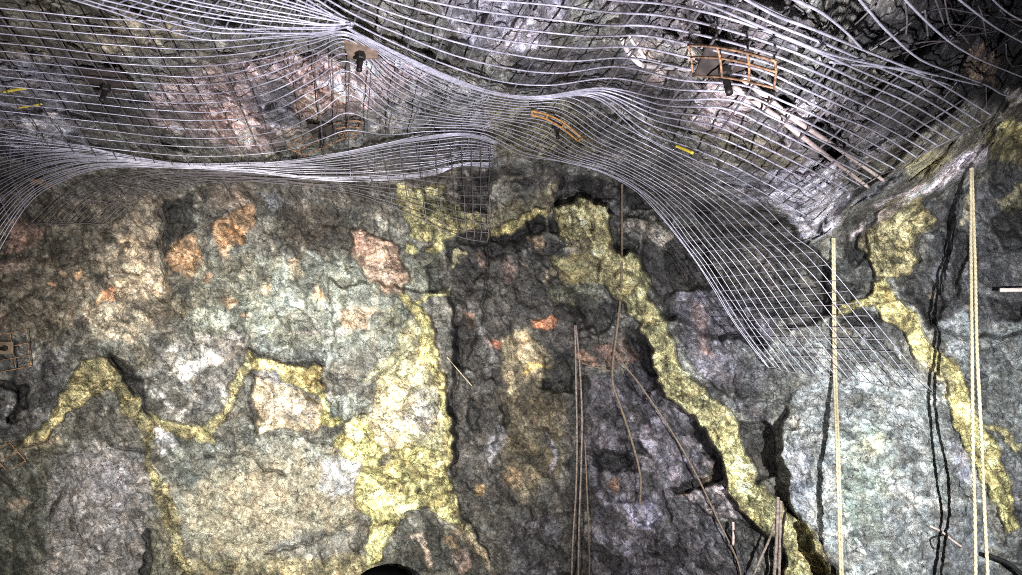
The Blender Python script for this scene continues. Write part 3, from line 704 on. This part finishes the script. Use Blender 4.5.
wall = rock_piece('wall_back', (freg == 0) & ~fceil, M_ROCK)
tag(wall, 'rugged grey-green mine rock face lit by two lamps', 'wall', kind='structure')
ceil = rock_piece('ceiling', (freg == 0) & fceil, M_ROCK)
tag(ceil, 'low broken rock roof hung with wire mesh', 'ceiling', kind='structure')
for k, (nm, lab) in enumerate(REGIONS, 1):
    sel = freg == k
    if sel.sum() < 20: continue
    par = ceil if fceil[sel].mean() > .5 else wall
    o = rock_piece(nm, sel, M_ORE if nm == 'ore_vein' else M_ROCK, par)
    o['label'] = lab
# floor, just below the frame
gx, gy = np.meshgrid(np.linspace(-6, 6, 90), np.linspace(-1.5, 4.5, 50))
fp = np.stack([gx.ravel(), gy.ravel(), np.zeros(gx.size)], 1)
fp[:, 2] = 0.05 * fbm(fp, 1.3, 4) - .02
ff = [(j * 90 + i, j * 90 + i + 1, (j + 1) * 90 + i + 1, (j + 1) * 90 + i) for j in range(49) for i in range(89)]
tag(mesh_obj('floor', fp, ff, M_FLOOR), 'dark muddy tunnel floor', 'floor', kind='structure')


# ---------------------------------------------------------------- tubes
def cr_eval(ctrl, n):
    """Catmull-Rom through the control rows, n samples"""
    c = np.asarray(ctrl, float)
    if len(c) == 2:
        return c[0] + np.linspace(0, 1, n)[:, None] * (c[1] - c[0])
    e = np.concatenate([[2 * c[0] - c[1]], c, [2 * c[-1] - c[-2]]])
    t = np.linspace(0, len(c) - 1, n); i = np.minimum(t.astype(int), len(c) - 2); u = (t - i)[:, None]
    p0, p1, p2, p3 = e[i], e[i + 1], e[i + 2], e[i + 3]
    return .5 * (2 * p1 + (p2 - p0) * u + (2 * p0 - 5 * p1 + 4 * p2 - p3) * u ** 2 + (3 * p1 - p0 - 3 * p2 + p3) * u ** 3)


def at(x, y, off, clear=.012):
    """points at the given places in the view, off metres in front of the rock"""
    x = np.asarray(x, float); y = np.asarray(y, float)
    d, _ = base_depth(x, y)
    d = np.minimum(d - off, rock_depth(x, y) - clear)
    return CAM + d[..., None] * rays(x, y)


class MB:
    def __init__(s): s.v = []; s.f = []; s.n = 0
    def tube(s, pts, r, sides=6, cap=True):
        pts = np.asarray(pts, float); n = len(pts)
        r = np.full(n, r) if np.isscalar(r) else np.asarray(r)
        t = np.gradient(pts, axis=0); t /= np.linalg.norm(t, axis=1)[:, None] + 1e-12
        u = np.cross(t[0], [0.31, .17, .93]); u /= np.linalg.norm(u)
        ang = np.arange(sides) * 2 * math.pi / sides
        b = s.n
        for i in range(n):
            u = u - t[i] * u.dot(t[i]); u /= np.linalg.norm(u); w = np.cross(t[i], u)
            s.v.append(pts[i] + r[i] * (np.cos(ang)[:, None] * u + np.sin(ang)[:, None] * w))
        for i in range(n - 1):
            for k in range(sides):
                k2 = (k + 1) % sides
                s.f.append((b + i * sides + k, b + i * sides + k2, b + (i + 1) * sides + k2, b + (i + 1) * sides + k))
        if cap:
            s.f.append(tuple(b + k for k in range(sides))[::-1]); s.f.append(tuple(b + (n - 1) * sides + k for k in range(sides)))
        s.n += n * sides
        return s
    def raw(s, v, f):
        v = np.asarray(v, float)
        s.f += [tuple(i + s.n for i in q) for q in f]; s.v.append(v); s.n += len(v); return s
    def build(s, name, mat, parent=None, smooth=True, loc=None):
        return mesh_obj(name, np.concatenate(s.v), s.f, mat, parent, smooth, loc)


def path(pts, off, n=40, wob=0.0):
    """3D path through px points; off is a number or one per point"""
    p = np.array([q[:2] for q in pts], float)
    o = np.full(len(p), off) if np.isscalar(off) else np.array(off)
    c = cr_eval(np.column_stack([p, o]), n)
    d, _ = base_depth(c[:, 0], c[:, 1])
    d = np.minimum(d - c[:, 2], rock_depth(c[:, 0], c[:, 1]) - .01)
    k = np.ones(5) / 5
    if n > 12: d = np.convolve(np.pad(d, 2, mode='edge'), k, 'valid')
    return CAM + d[:, None] * rays(c[:, 0], c[:, 1])


# ---------------------------------------------------------------- wire mesh sheets
def lowpass(d, w=4):
    e = np.pad(d, w, mode='edge')
    return np.min([e[i:i + len(d)] for i in range(2 * w + 1)], axis=0)


def sheet(name, label, g_a, g_b, n_long, n_cross, off_a, off_b, frac=None, r=.0026, mat=None, mat_x=None, mids=(), sag=0.0, wob=.5, samples=110, seed=0, group=None, xskip=()):
    """g_a, g_b: the two rim wires as (px, py) stations; the wires between are spread with frac(t, station)"""
    A = np.array(g_a, float); Bm = np.array(g_b, float); M = len(A)
    oa = np.full(M, off_a) if np.isscalar(off_a) else np.array(off_a, float)
    ob = np.full(M, off_b) if np.isscalar(off_b) else np.array(off_b, float)
    R = np.random.default_rng(seed)
    ts = np.linspace(0, 1, n_long)
    fr = np.array([[frac(t, j) if frac else t for j in range(M)] for t in ts])          # n_long x M
    G = np.zeros((n_long, M, 3))
    for j in range(M):
        rows = [np.r_[A[j], oa[j]]]
        for g in mids: rows.append(np.r_[g[j], (oa[j] + ob[j]) / 2])
        rows.append(np.r_[Bm[j], ob[j]])
        rows = np.array(rows); tt = np.linspace(0, 1, len(rows))
        for k in range(3): G[:, j, k] = np.interp(fr[:, j], tt, rows[:, k])
        G[:, j, 2] += sag * np.sin(math.pi * fr[:, j])
    G[:, :, :2] += R.normal(size=(n_long, M, 2)) * wob
    L = np.array([cr_eval(G[i], samples) for i in range(n_long)])                        # n_long x samples x 3
    d, _ = base_depth(L[..., 0], L[..., 1])
    rk = np.array([lowpass(q) for q in rock_depth(L[..., 0], L[..., 1])]) - .015
    rk = np.min([np.roll(np.pad(rk, ((1, 1), (0, 0)), mode='edge'), s_, axis=0)[1:-1] for s_ in (-1, 0, 1)], axis=0)
    d = np.minimum(d - L[..., 2], rk)
    k = np.ones(7) / 7
    d = np.array([np.convolve(np.pad(q, 3, mode='edge'), k, 'valid') for q in d])
    W = CAM + d[..., None] * rays(L[..., 0], L[..., 1])
    root = MB()
    for i in range(n_long): root.tube(W[i], r, 5)
    x = MB()
    qs = np.linspace(0, 1, n_cross) if np.isscalar(n_cross) else np.concatenate([(k_ + np.arange(m_) / m_) / (M - 1) for k_, m_ in enumerate(n_cross)] + [[1.0]])
    for q in qs:
        u = q * (samples - 1); a = min(int(u), samples - 2); w = u - a
        c = W[:, a] * (1 - w) + W[:, a + 1] * w
        back = c - CAM; back /= np.linalg.norm(back, axis=1)[:, None]
        x.tube(cr_eval(c + back * r * 1.7, n_long * 2), r * 1.08, 5)
    loc = W[n_long // 2, samples // 2]
    e = empty(name, loc); bpy.context.view_layer.update()
    tag(e, label, 'wire mesh', group)
    a = root.build('line_wires', mat or M_WIRE, e); b = x.build('cross_wires', mat_x or M_WIRE_SHADED, e)
    return e


# strip that crosses the left roof and hangs down over the wall on the right
gA = [(-190, -8), (-90, 0), (20, 10), (100, 18), (180, 22), (250, 30), (310, 34), (350, 33), (400, 59), (460, 85), (520, 99), (570, 97), (620, 125), (670, 152), (720, 180), (760, 205), (790, 232), (815, 252), (840, 280), (870, 316), (900, 352), (932, 392)]
gB = [(-60, 142), (30, 148), (118, 158), (190, 165), (248, 164), (292, 160), (324, 155), (348, 151), (387, 142), (430, 134), (480, 135), (520, 155), (560, 161), (600, 172), (635, 191), (660, 215), (680, 241), (698, 266), (715, 292), (732, 320), (750, 345), (768, 368)]
FEX = {5: 1.3, 6: 2.1, 7: 3.0, 8: 1.5, 9: 1.0}
ffr = lambda t, j: t ** FEX.get(j, 1.0) if j < 12 else 1 - (1 - t) ** 1.5
sheet('wire_mesh', 'long grey wire mesh crossing the left roof and draping down over the wall', gA, gB, 17, [4, 4, 4, 4, 3, 2, 2, 2, 2, 2, 2, 3, 2, 2, 2, 2, 2, 2, 3, 3, 3],
      [.12, .12, .12, .12, .12, .16, .2, .24, .24, .2, .2, .22, .25, .3, .36, .42, .44, .42, .36, .28, .18, .06],
      [.1, .1, .12, .12, .15, .15, .12, .12, .12, .12, .12, .14, .18, .25, .32, .36, .36, .32, .26, .18, .1, .03], ffr, seed=1, r=.0022, samples=170, mat_x=M_WIRE_SHADED)
# sheet over the right half of the roof
hA = [(288, -14), (345, 27), (395, 54), (445, 78), (492, 94), (538, 99), (594, 98), (642, 135), (690, 158), (728, 174), (758, 190), (785, 204), (806, 215)]
hB = [(330, -45), (383, -40), (425, -38), (490, -35), (570, -32), (640, -25), (690, -15), (738, -4), (790, 20), (838, 39), (888, 60), (940, 84), (994, 117)]
def hf(t, j):
    k = max(0.0, min(1.0, (j - 5.5) / 2.5))
    left = max(0.0, (t - .42) / .58) + (0.05 * t if t < .42 else .05 * .42 * (1 - (t - .42) / .58))
    return left * (1 - k) + t * k
sheet('wire_mesh', 'wide open wire mesh sheet over the right roof with frayed lower edge', hA, hB, 18, 23,
      [.2, .22, .24, .26, .26, .26, .26, .26, .24, .2, .16, .12, .06], [.2, .2, .2, .2, .2, .2, .18, .16, .14, .12, .1, .08, .06], hf, r=.0031, seed=2, samples=120)
# second layer, dense because it is seen along its face
kA = [(-60, -2), (30, -8), (100, 8), (150, 24), (210, 36), (270, 37), (320, 33), (350, 27)]
kB = [(40, -60), (110, -50), (170, -40), (215, -30), (262, -18), (298, -5), (328, 10), (352, 23)]
sheet('wire_mesh', 'bunched lavender grey wire mesh at the top left corner of the roof', kA, kB, 13, 30, .28, .24, r=.0024, seed=3, wob=1.2, mat_x=M_WIRE_X)
# fan of wires at the left edge
lA = [(497, 142), (470, 134), (440, 135), (400, 141), (350, 151), (300, 160), (250, 163), (180, 163), (110, 151), (55, 141), (10, 132), (-40, 122)]
lM = [(494, 154), (466, 153), (436, 157), (400, 160), (350, 166), (300, 167), (250, 166), (178, 165), (108, 158), (55, 160), (10, 175), (-40, 200)]
lB = [(490, 166), (460, 166), (435, 174), (400, 179), (350, 181), (300, 178), (250, 172), (175, 168), (105, 168), (60, 182), (25, 208), (-15, 275)]
def lfr(t, j):
    return t if j > 6 else (.16 * t if t < .3 else (.05 + .85 * (t - .3) / .4 if t < .7 else .9 + .33 * (t - .7)))
sheet('wire_mesh', 'dense pale wire mesh bundled along the roof edge and fanning out at the left edge', lA, lB, 26, [3, 2, 2, 2, 2, 2, 3, 3, 3, 3, 3], [.2] * 12, [.1, .1, .1, .1, .1, .12, .12, .18, .2, .24, .28, .3], lfr, mids=[np.array(lM, float)], r=.0022, seed=4, wob=.5, mat_x=M_WIRE_X)
# dull sheet behind, hanging below the roof edge in the middle
mA = [(491, 140), (450, 142), (400, 150), (350, 164), (300, 168), (250, 169), (190, 170), (140, 172), (95, 180), (58, 198), (30, 224)]
mB = [(487, 242), (458, 237), (410, 214), (360, 196), (318, 188), (280, 184), (240, 181), (196, 184), (160, 192), (132, 204), (108, 224)]
sheet('wire_mesh', 'dull dark wire mesh corner hanging below the roof edge in the middle', mA, mB, 12, [4, 3, 3, 3, 2, 2, 2, 2, 1, 1], .1, .05, r=.0021, mat=M_WIRE_SHADED, mat_x=M_WIRE_SHADED, seed=5)
# torn wires in the dark corner at the top right
torn = empty('torn_wire_mesh', at(np.array([940.]), np.array([50.]), .2)[0]); bpy.context.view_layer.update()
tag(torn, 'torn tangle of loose bent mesh wires in the dark top right corner', 'wire mesh')
TW = [[(850, -12), (870, 12), (886, 30), (918, 58), (951, 72), (986, 85), (1004, 95), (1026, 97), (1050, 96)], [(898, -8), (925, 20), (950, 42), (975, 57), (1000, 68), (1045, 86)], [(945, -12), (975, 12), (1000, 30), (1045, 54)],
      [(780, -8), (800, 2), (821, 12), (846, 32), (862, 49)], [(740, -4), (778, 16), (821, 32), (856, 47), (907, 67), (940, 76), (983, 86)], [(985, -8), (1010, 14), (1045, 30)], [(690, -4), (760, 26), (830, 54), (900, 70), (960, 88)],
      [(830, 62), (870, 66), (905, 69), (940, 76)]]
for q in TW: MB().tube(path(q, .26, 40), .0030, 6).build('wire', M_WIRE, torn)
TX = [[(872, 55), (905, 45), (935, 41), (965, 42)], [(845, 32), (862, 18), (885, -5)], [(868, 52), (890, 38), (912, 22)], [(922, 12), (945, 8), (968, 12), (1030, 22)], [(934, -4), (940, 12), (944, 25)], [(974, -5), (982, 15), (986, 36)],
      [(944, -5), (950, 25), (963, 36), (974, 52)], [(948, 42), (970, 22), (992, 2)], [(950, 36), (975, 34), (1002, 30)], [(984, 58), (1005, 42), (1030, 24)], [(932, 76), (926, 92), (912, 100)], [(957, 82), (942, 100)], [(986, 86), (987, 114)],
      [(1006, 44), (1007, 58), (1014, 68)], [(905, 2), (907, 20), (906, 34)], [(925, 10), (928, 36)], [(950, 24), (970, 26), (990, 30)], [(990, 60), (1010, 66), (1030, 64)], [(1000, 10), (1012, 22), (1030, 30)], [(880, 62), (930, 44), (960, 40)]]
for q in TX: MB().tube(path(q, .15, 24), .0023, 5).build('wire', M_WIRE_SHADED, torn)


# ---------------------------------------------------------------- bolts and plates
def bolt(x, y, w, off, label, tilt=(0, 0), mat=M_PLATE, shank=.05, grp=None, name='rock_bolt', dirpx=(0, 0), roof=True):
    xs, ys = np.meshgrid(np.linspace(x - 16, x + 16, 9), np.linspace(y - 8, y + 8, 5))
    dd = min(base_depth(np.array([x]), np.array([y]))[0][0] - off, np.percentile(rock_depth(xs.ravel(), ys.ravel()), 4) - .01)
    c = CAM + dd * rays(np.array([x]), np.array([y]))[0]
    e = empty(name, c); bpy.context.view_layer.update(); tag(e, label, 'rock bolt', grp)
    n = np.array([tilt[0], -.22, -1.0]) if roof else np.array([.15, -1, -.1]); n = n + np.array([0, tilt[1], 0]); n /= np.linalg.norm(n)
    u = np.cross(n, [0, 0, 1.0] if not roof else [0, 1.0, 0]); u /= np.linalg.norm(u); v = np.cross(n, u)
    # domed square plate
    G = 13; vs = []; hw = w / 2
    for lay in (0, 1):
        for j in range(G):
            for i in range(G):
                a = -1 + 2 * i / (G - 1); b = -1 + 2 * j / (G - 1)
                rr = math.hypot(a, b)
                z = .16 * max(0, math.cos(min(rr / .62, 1) * math.pi / 2)) * hw - .04 * hw * (abs(a) ** 4 + abs(b) ** 4) - lay * .006
                vs.append(c + u * a * hw + v * b * hw * .98 + n * z)
    fs = [(j * G + i, j * G + i + 1, (j + 1) * G + i + 1, (j + 1) * G + i) for j in range(G - 1) for i in range(G - 1)]
    O = G * G
    fs += [(q[3] + O, q[2] + O, q[1] + O, q[0] + O) for q in fs]
    rim = [i for i in range(G)] + [j * G + G - 1 for j in range(1, G)] + [(G - 1) * G + i for i in range(G - 2, -1, -1)] + [j * G for j in range(G - 2, 0, -1)]
    fs += [(rim[i], rim[i] + O, rim[(i + 1) % len(rim)] + O, rim[(i + 1) % len(rim)]) for i in range(len(rim))]
    mesh_obj('plate', vs, fs, mat, e)
    p = c + n * .16 * hw
    MB().tube([p, p + n * .004, p + n * .02, p + n * .024], [.014, .016, .016, .013], 6).build('nut', M_DARK, e, smooth=False)
    dn = n + .25 * np.array([.1, -1, 0]); dn /= np.linalg.norm(dn)
    q = np.array([p + n * .02 + dn * shank * t for t in np.linspace(0, 1, 14)])
    MB().tube(q, [.0085 + .001 * (i % 2) for i in range(14)], 8).build('shank', M_DARK, e)
    return e


bolt(107, 82, .15, .12, 'dark brown bolt plate behind the mesh on the left roof')
bolt(361, 51, .095, .24, 'flat tan bolt plate near the mesh fold at the top centre-left', mat=M_TAN)
bolt(323, 132, .11, .16, 'rusty bolt plate above the mid-roof mesh bundle')
bolt(724, 64, .115, .2, 'square dark grey bolt plate on the right roof', shank=.06)
bolt(6, 348, .07, .04, 'brown bolt plate with ring nut at the left edge of the wall', mat=M_TAN, shank=.05, roof=False)
bolt(557, 125, .05, .14, 'small dark bolt end under the orange rusted strap', shank=.05, mat=M_DARK)
bolt(39, 184, .09, .05, 'rust-brown bolt plate half hidden under the hanging left mesh', mat=M_RUST, shank=.05)


def rust_grid(name, label, rows, off, r=.003, mat=M_RUST, grp=None):
    """rows of px points: a small rusted offcut of mesh; wires along rows and columns, each one a part"""
    Rw = np.array(rows, float); c = Rw.reshape(-1, 2).mean(0)
    e = empty(name, at(np.array([c[0]]), np.array([c[1]]), off)[0]); bpy.context.view_layer.update()
    tag(e, label, 'wire mesh', grp)
    for rr in Rw: MB().tube(path(rr, off, 18), r, 6).build('wire', mat, e)
    for k in range(Rw.shape[1]): MB().tube(path(Rw[:, k], off - .004, 14), r, 6).build('wire', mat, e)
    return e


rust_grid('mesh_offcut', 'rust-brown offcut of mesh around the square right roof plate', [[(688, 45), (717, 47), (747, 53), (775, 61)], [(691, 57), (720, 58), (749, 64), (776, 72)], [(693, 76), (722, 77), (749, 82), (774, 88)]], .36, .0027)
rust_grid('mesh_offcut', 'orange-brown slanted offcut of mesh at the rusty mid-roof plate', [[(286, 147), (314, 129), (350, 121), (362, 122)], [(291, 150), (316, 134), (346, 127), (360, 128)], [(297, 152), (318, 140), (344, 133), (357, 134)], [(304, 156), (322, 148), (342, 139), (352, 138)]], .19, .0034)
rust_grid('mesh_offcut', 'rusty square mesh offcut pinned to the wall at the left edge', [[(-14, 336), (10, 333), (27, 329)], [(-12, 350), (12, 346), (28, 343)], [(-9, 362), (14, 358), (29, 355)], [(-6, 373), (16, 369), (31, 366)]], .03, .0026)
rust_grid('mesh_offcut', 'small pinkish diamond mesh offcut low at the left edge', [[(-10, 452), (10, 443)], [(-2, 461), (18, 452)], [(6, 470), (26, 461)]], .02, .0028)
rust_grid('rusted_strap', 'orange rusted strap of two wires above the small bolt', [[(532, 111), (548, 115), (564, 123), (582, 138)], [(532, 115), (546, 119), (562, 128), (578, 141)]], .26, .0045, mat=M_ORANGE)
# eye bolt at the top edge
e = empty('eye_bolt', at(np.array([532.]), np.array([2.]), .1)[0]); bpy.context.view_layer.update()
tag(e, 'small dark eye bolt at the top edge of the roof', 'eye bolt')
MB().tube(path([(530, -10), (530, 2), (530.5, 7), (533, 9), (535.5, 7), (536, 2), (536, -10)], .12, 40), .005, 8).build('eye', M_DARK, e)
MB().tube(path([(533, -22), (533, -10)], .1, 8), .008, 8).build('shank', M_DARK, e)


# ---------------------------------------------------------------- rods, hose, ties
def line(name, label, cat, pts, off, r, mat, n=60, grp=None, sides=8):
    p = path(pts, off, n)
    o = MB().tube(p, r, sides).build(name, mat, loc=p[0])
    return tag(o, label, cat, grp)


line('rod', 'pale pinkish rod lying under the right mesh, lower of two', 'rod', [(728, 82), (750, 98), (773, 114), (803, 137), (830, 158), (869, 188)], .1, .0075, M_ROD)
line('rod', 'pale pinkish rod lying under the right mesh, upper of two', 'rod', [(742, 78), (764, 95), (793, 118), (826, 140), (856, 161), (884, 181)], .1, .0075, M_ROD)
line('hose', 'white bent hose behind the mesh on the right roof', 'hose', [(622, 38), (626, 48), (632, 57), (642, 65), (655, 66), (690, 68), (712, 70)], .12, .0085, M_HOSE)
line('hose', 'thin grey hose end beside the white bent hose', 'hose', [(629, 36), (634, 44), (640, 51), (646, 58), (660, 62)], .12, .005, M_HOSE)
line('cable_tie', 'bright yellow cable tie on the mesh at the left edge', 'cable tie', [(3, 92), (14, 90), (26, 88)], .2, .005, M_YEL, 12)
line('cable_tie', 'faint yellow cable tie below the brighter left one', 'cable tie', [(18, 108), (30, 106), (42, 104)], .2, .0035, M_YEL, 12)
line('cable_tie', 'yellow cable tie on the draped mesh right of centre', 'cable tie', [(676, 146), (684, 149), (693, 153)], .36, .006, M_YEL, 12)


# ---------------------------------------------------------------- ropes
def rope(label, pts, off, r, mat, grp=None, n=160, name='rope', twist=True):
    p = path(pts, off, n)
    e = empty(name, p[0]); bpy.context.view_layer.update(); tag(e, label, 'rope', grp)
    if not twist:
        MB().tube(p, r, 8).build('strand', mat, e); return e
    s = np.r_[0, np.cumsum(np.linalg.norm(np.diff(p, axis=0), axis=1))]
    for ph in (0, 2.094, 4.189):
        a = s * 75 + ph
        q = p + np.stack([np.cos(a), np.sin(a), 0 * a], 1) * r * .42
        MB().tube(q, r * .66, 6).build('strand', mat, e)
    return e


rope('pale rope hanging on the far right, left of the pair', [(971, 168), (971, 260), (972, 350), (973, 450), (975, 520), (976, 600), (977, 640)], [.1, .32, .6, .72, .6, .75, .75], .0076, M_ROPE, n=420)
rope('pale rope hanging on the far right, right of the pair and slanting outward', [(972, 168), (975, 260), (977, 350), (981, 430), (984, 500), (988, 580), (991, 640)], [.1, .32, .6, .72, .6, .75, .75], .0076, M_ROPE, n=420)
rope('thin cream cord hanging in front of the bright right rock face, left strand', [(832.5, 238), (833, 300), (834, 378), (836.5, 450), (839, 530), (841, 600), (842, 640)], [.03, .03, .06, .45, .5, .5, .5], .0062, M_ROPE, n=320)
rope('thin cream cord hanging in front of the bright right rock face, right strand', [(834.4, 238), (835, 300), (836.2, 378), (838.8, 450), (841.2, 530), (843.2, 600), (844.2, 640)], [.03, .03, .06, .45, .5, .5, .5], .006, M_ROPE, n=320)
rope('tan cord hanging from the mesh edge left of the main vein', [(622, 184), (622, 240), (621, 290), (617, 330), (613, 362), (613, 384), (620, 405), (630, 435), (640, 474), (640, 505)], .08, .007, M_CORD, n=120, twist=False, name='cord')
rope('thin tan cord slanting from the hanging cord down to the lower right', [(616, 352), (625, 366), (640, 385), (672, 432), (697, 476), (717, 518), (736, 557), (742, 580)], .07, .005, M_CORD, n=90, twist=False, name='cord')
rope('short thin twig crossing behind the tan cord', [(576, 361), (595, 367), (613, 372)], .05, .0035, M_CORD, n=20, twist=False, name='cord')
rope('brown cord hanging in the dark centre, left of the pair', [(575, 325), (576, 380), (577, 440), (576, 490), (573, 540), (571, 600)], .09, .0055, M_STICK, n=90, twist=False, name='cord')
rope('brown cord hanging in the dark centre, right of the pair', [(576, 325), (580, 370), (582, 420), (581, 470), (579, 530), (578, 600)], .09, .0055, M_STICK, n=90, twist=False, name='cord')
rope('dark brown cord low in the centre beside the pale pair', [(585, 440), (587, 490), (589, 540), (590, 600)], .05, .0045, M_CORD, n=60, twist=False, name='cord')
rope('thin grey wire crossing the dark ledge right of the yellow mass', [(447, 357), (458, 370), (472, 386)], .06, .0025, M_ROPE, n=30, twist=False, name='cord')
# bundle of sticks at the foot of the vein
line('stick', 'tallest grey stick in the bundle at the foot of the main vein', 'stick', [(778, 497), (777, 530), (774, 580)], .16, .009, M_STICK, 30)
line('stick', 'grey stick against the right side of the tallest one in the bundle', 'stick', [(781, 501), (780, 540), (779, 580)], .16, .008, M_STICK, 30)
line('stick', 'short dark stick at the right of the bundle', 'stick', [(786, 508), (783, 530), (781, 560)], .15, .005, M_DARK, 30)
line('stick', 'slanting stick leaning to the left out of the bundle', 'stick', [(774, 524), (769, 540), (760, 560), (750, 584)], .15, .007, M_STICK, 30)
line('stick', 'thin black stick leaning below the flat slab', 'stick', [(735, 530), (741, 552), (748, 582)], .12, .005, M_DARK, 30)
line('stick', 'short pinkish stub upright below the flat slab', 'stick', [(733, 522), (733.5, 533), (733, 545)], .1, .0075, M_ROD, 16)
line('pipe', 'short pinkish pipe stub poking in at the right edge', 'pipe', [(1000, 290), (1012, 290), (1040, 289)], .06, .012, M_ROD, 16)
cb = line('cable', 'black cable running off at the bottom right corner', 'cable', [(986, 554), (996, 558), (1008, 563), (1020, 572), (1034, 584)], .12, .011, M_BLACK, 30)
line('hook', 'thin dark bent hook on the bright face by the rope shadows', 'hook', [(934, 549), (931, 544), (930.5, 539), (936, 536.5), (944, 535)], .04, .004, M_DARK, 30)
line('wire', 'short pinkish wire lying across the rock left of the hanging ropes', 'wire', [(930, 526), (942, 532), (952, 540), (962, 547)], .03, .006, M_ROD, 20)
# black dome added in place of a head shadow, reaching the floor
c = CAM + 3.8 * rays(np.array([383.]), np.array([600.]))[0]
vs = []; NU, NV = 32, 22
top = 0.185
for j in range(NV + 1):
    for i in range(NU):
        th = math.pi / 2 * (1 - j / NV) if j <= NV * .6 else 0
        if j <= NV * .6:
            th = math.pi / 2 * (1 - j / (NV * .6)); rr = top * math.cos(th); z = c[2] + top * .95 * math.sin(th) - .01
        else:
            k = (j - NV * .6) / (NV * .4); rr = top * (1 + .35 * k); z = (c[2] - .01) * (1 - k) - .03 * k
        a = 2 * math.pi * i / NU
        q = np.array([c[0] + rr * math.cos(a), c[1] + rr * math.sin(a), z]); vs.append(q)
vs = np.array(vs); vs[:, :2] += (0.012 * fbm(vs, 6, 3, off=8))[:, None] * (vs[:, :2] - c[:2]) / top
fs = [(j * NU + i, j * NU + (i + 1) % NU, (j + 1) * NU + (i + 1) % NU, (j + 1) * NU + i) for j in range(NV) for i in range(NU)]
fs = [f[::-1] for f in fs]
tag(mesh_obj('added_dome', vs, fs, M_SHADOW_DOME, loc=(c[0], c[1], 0)), 'added smooth black dome in place of a head shadow at the bottom edge, below the yellow ore mass', 'added_dome')

# ---------------------------------------------------------------- camera, lamps, roof fill, world
cd = bpy.data.cameras.new('camera'); co = bpy.data.objects.new('camera', cd); COL.objects.link(co)
cd.sensor_width = 36; cd.lens = 36 * F / FW; cd.clip_start = .02
co.location = CAM; co.rotation_euler = (math.pi / 2 + PITCH, 0, 0)
SC.camera = co
SC.cycles.use_denoising = False
SC.cycles.filter_width = 1.0


def spot(name, loc, px_, py_, power, col, cone, blend, rad=.02):
    l = bpy.data.lights.new(name, 'SPOT'); l.energy = power; l.color = col; l.spot_size = math.radians(cone); l.spot_blend = blend; l.shadow_soft_size = rad
    o = bpy.data.objects.new(name, l); COL.objects.link(o); o.location = loc
    tgt = CAM + 4.1 * rays(np.array([px_]), np.array([py_]))[0]
    o.rotation_euler = (Vector(tgt) - Vector(loc)).to_track_quat('-Z', 'Y').to_euler()
    return o


spot('lamp_right', (1.3, .35, 1.45), 915., 420., 1900, (.95, .97, 1.0), 60, 1.0, .006)
spot('lamp_left', (-.75, .2, 1.35), 290., 440., 1850, (1.0, .97, .88), 58, 1.0, .03)
spot('fill_roof', (.2, .5, .7), 480., 40., 800, (.91, .89, 1.0), 100, 1.0, .03)  # added fill light for the roof, not a lamp of the place
wd = bpy.data.worlds.new('world'); SC.world = wd; wd.use_nodes = True
wd.node_tree.nodes['Background'].inputs[0].default_value = (.9, .9, 1, 1)
wd.node_tree.nodes['Background'].inputs[1].default_value = .03
SC.view_settings.view_transform = 'Standard'
SC.view_settings.look = 'None'
SC.view_settings.gamma = 1; SC.view_settings.exposure = 0
SC.view_settings.use_curve_mapping = False
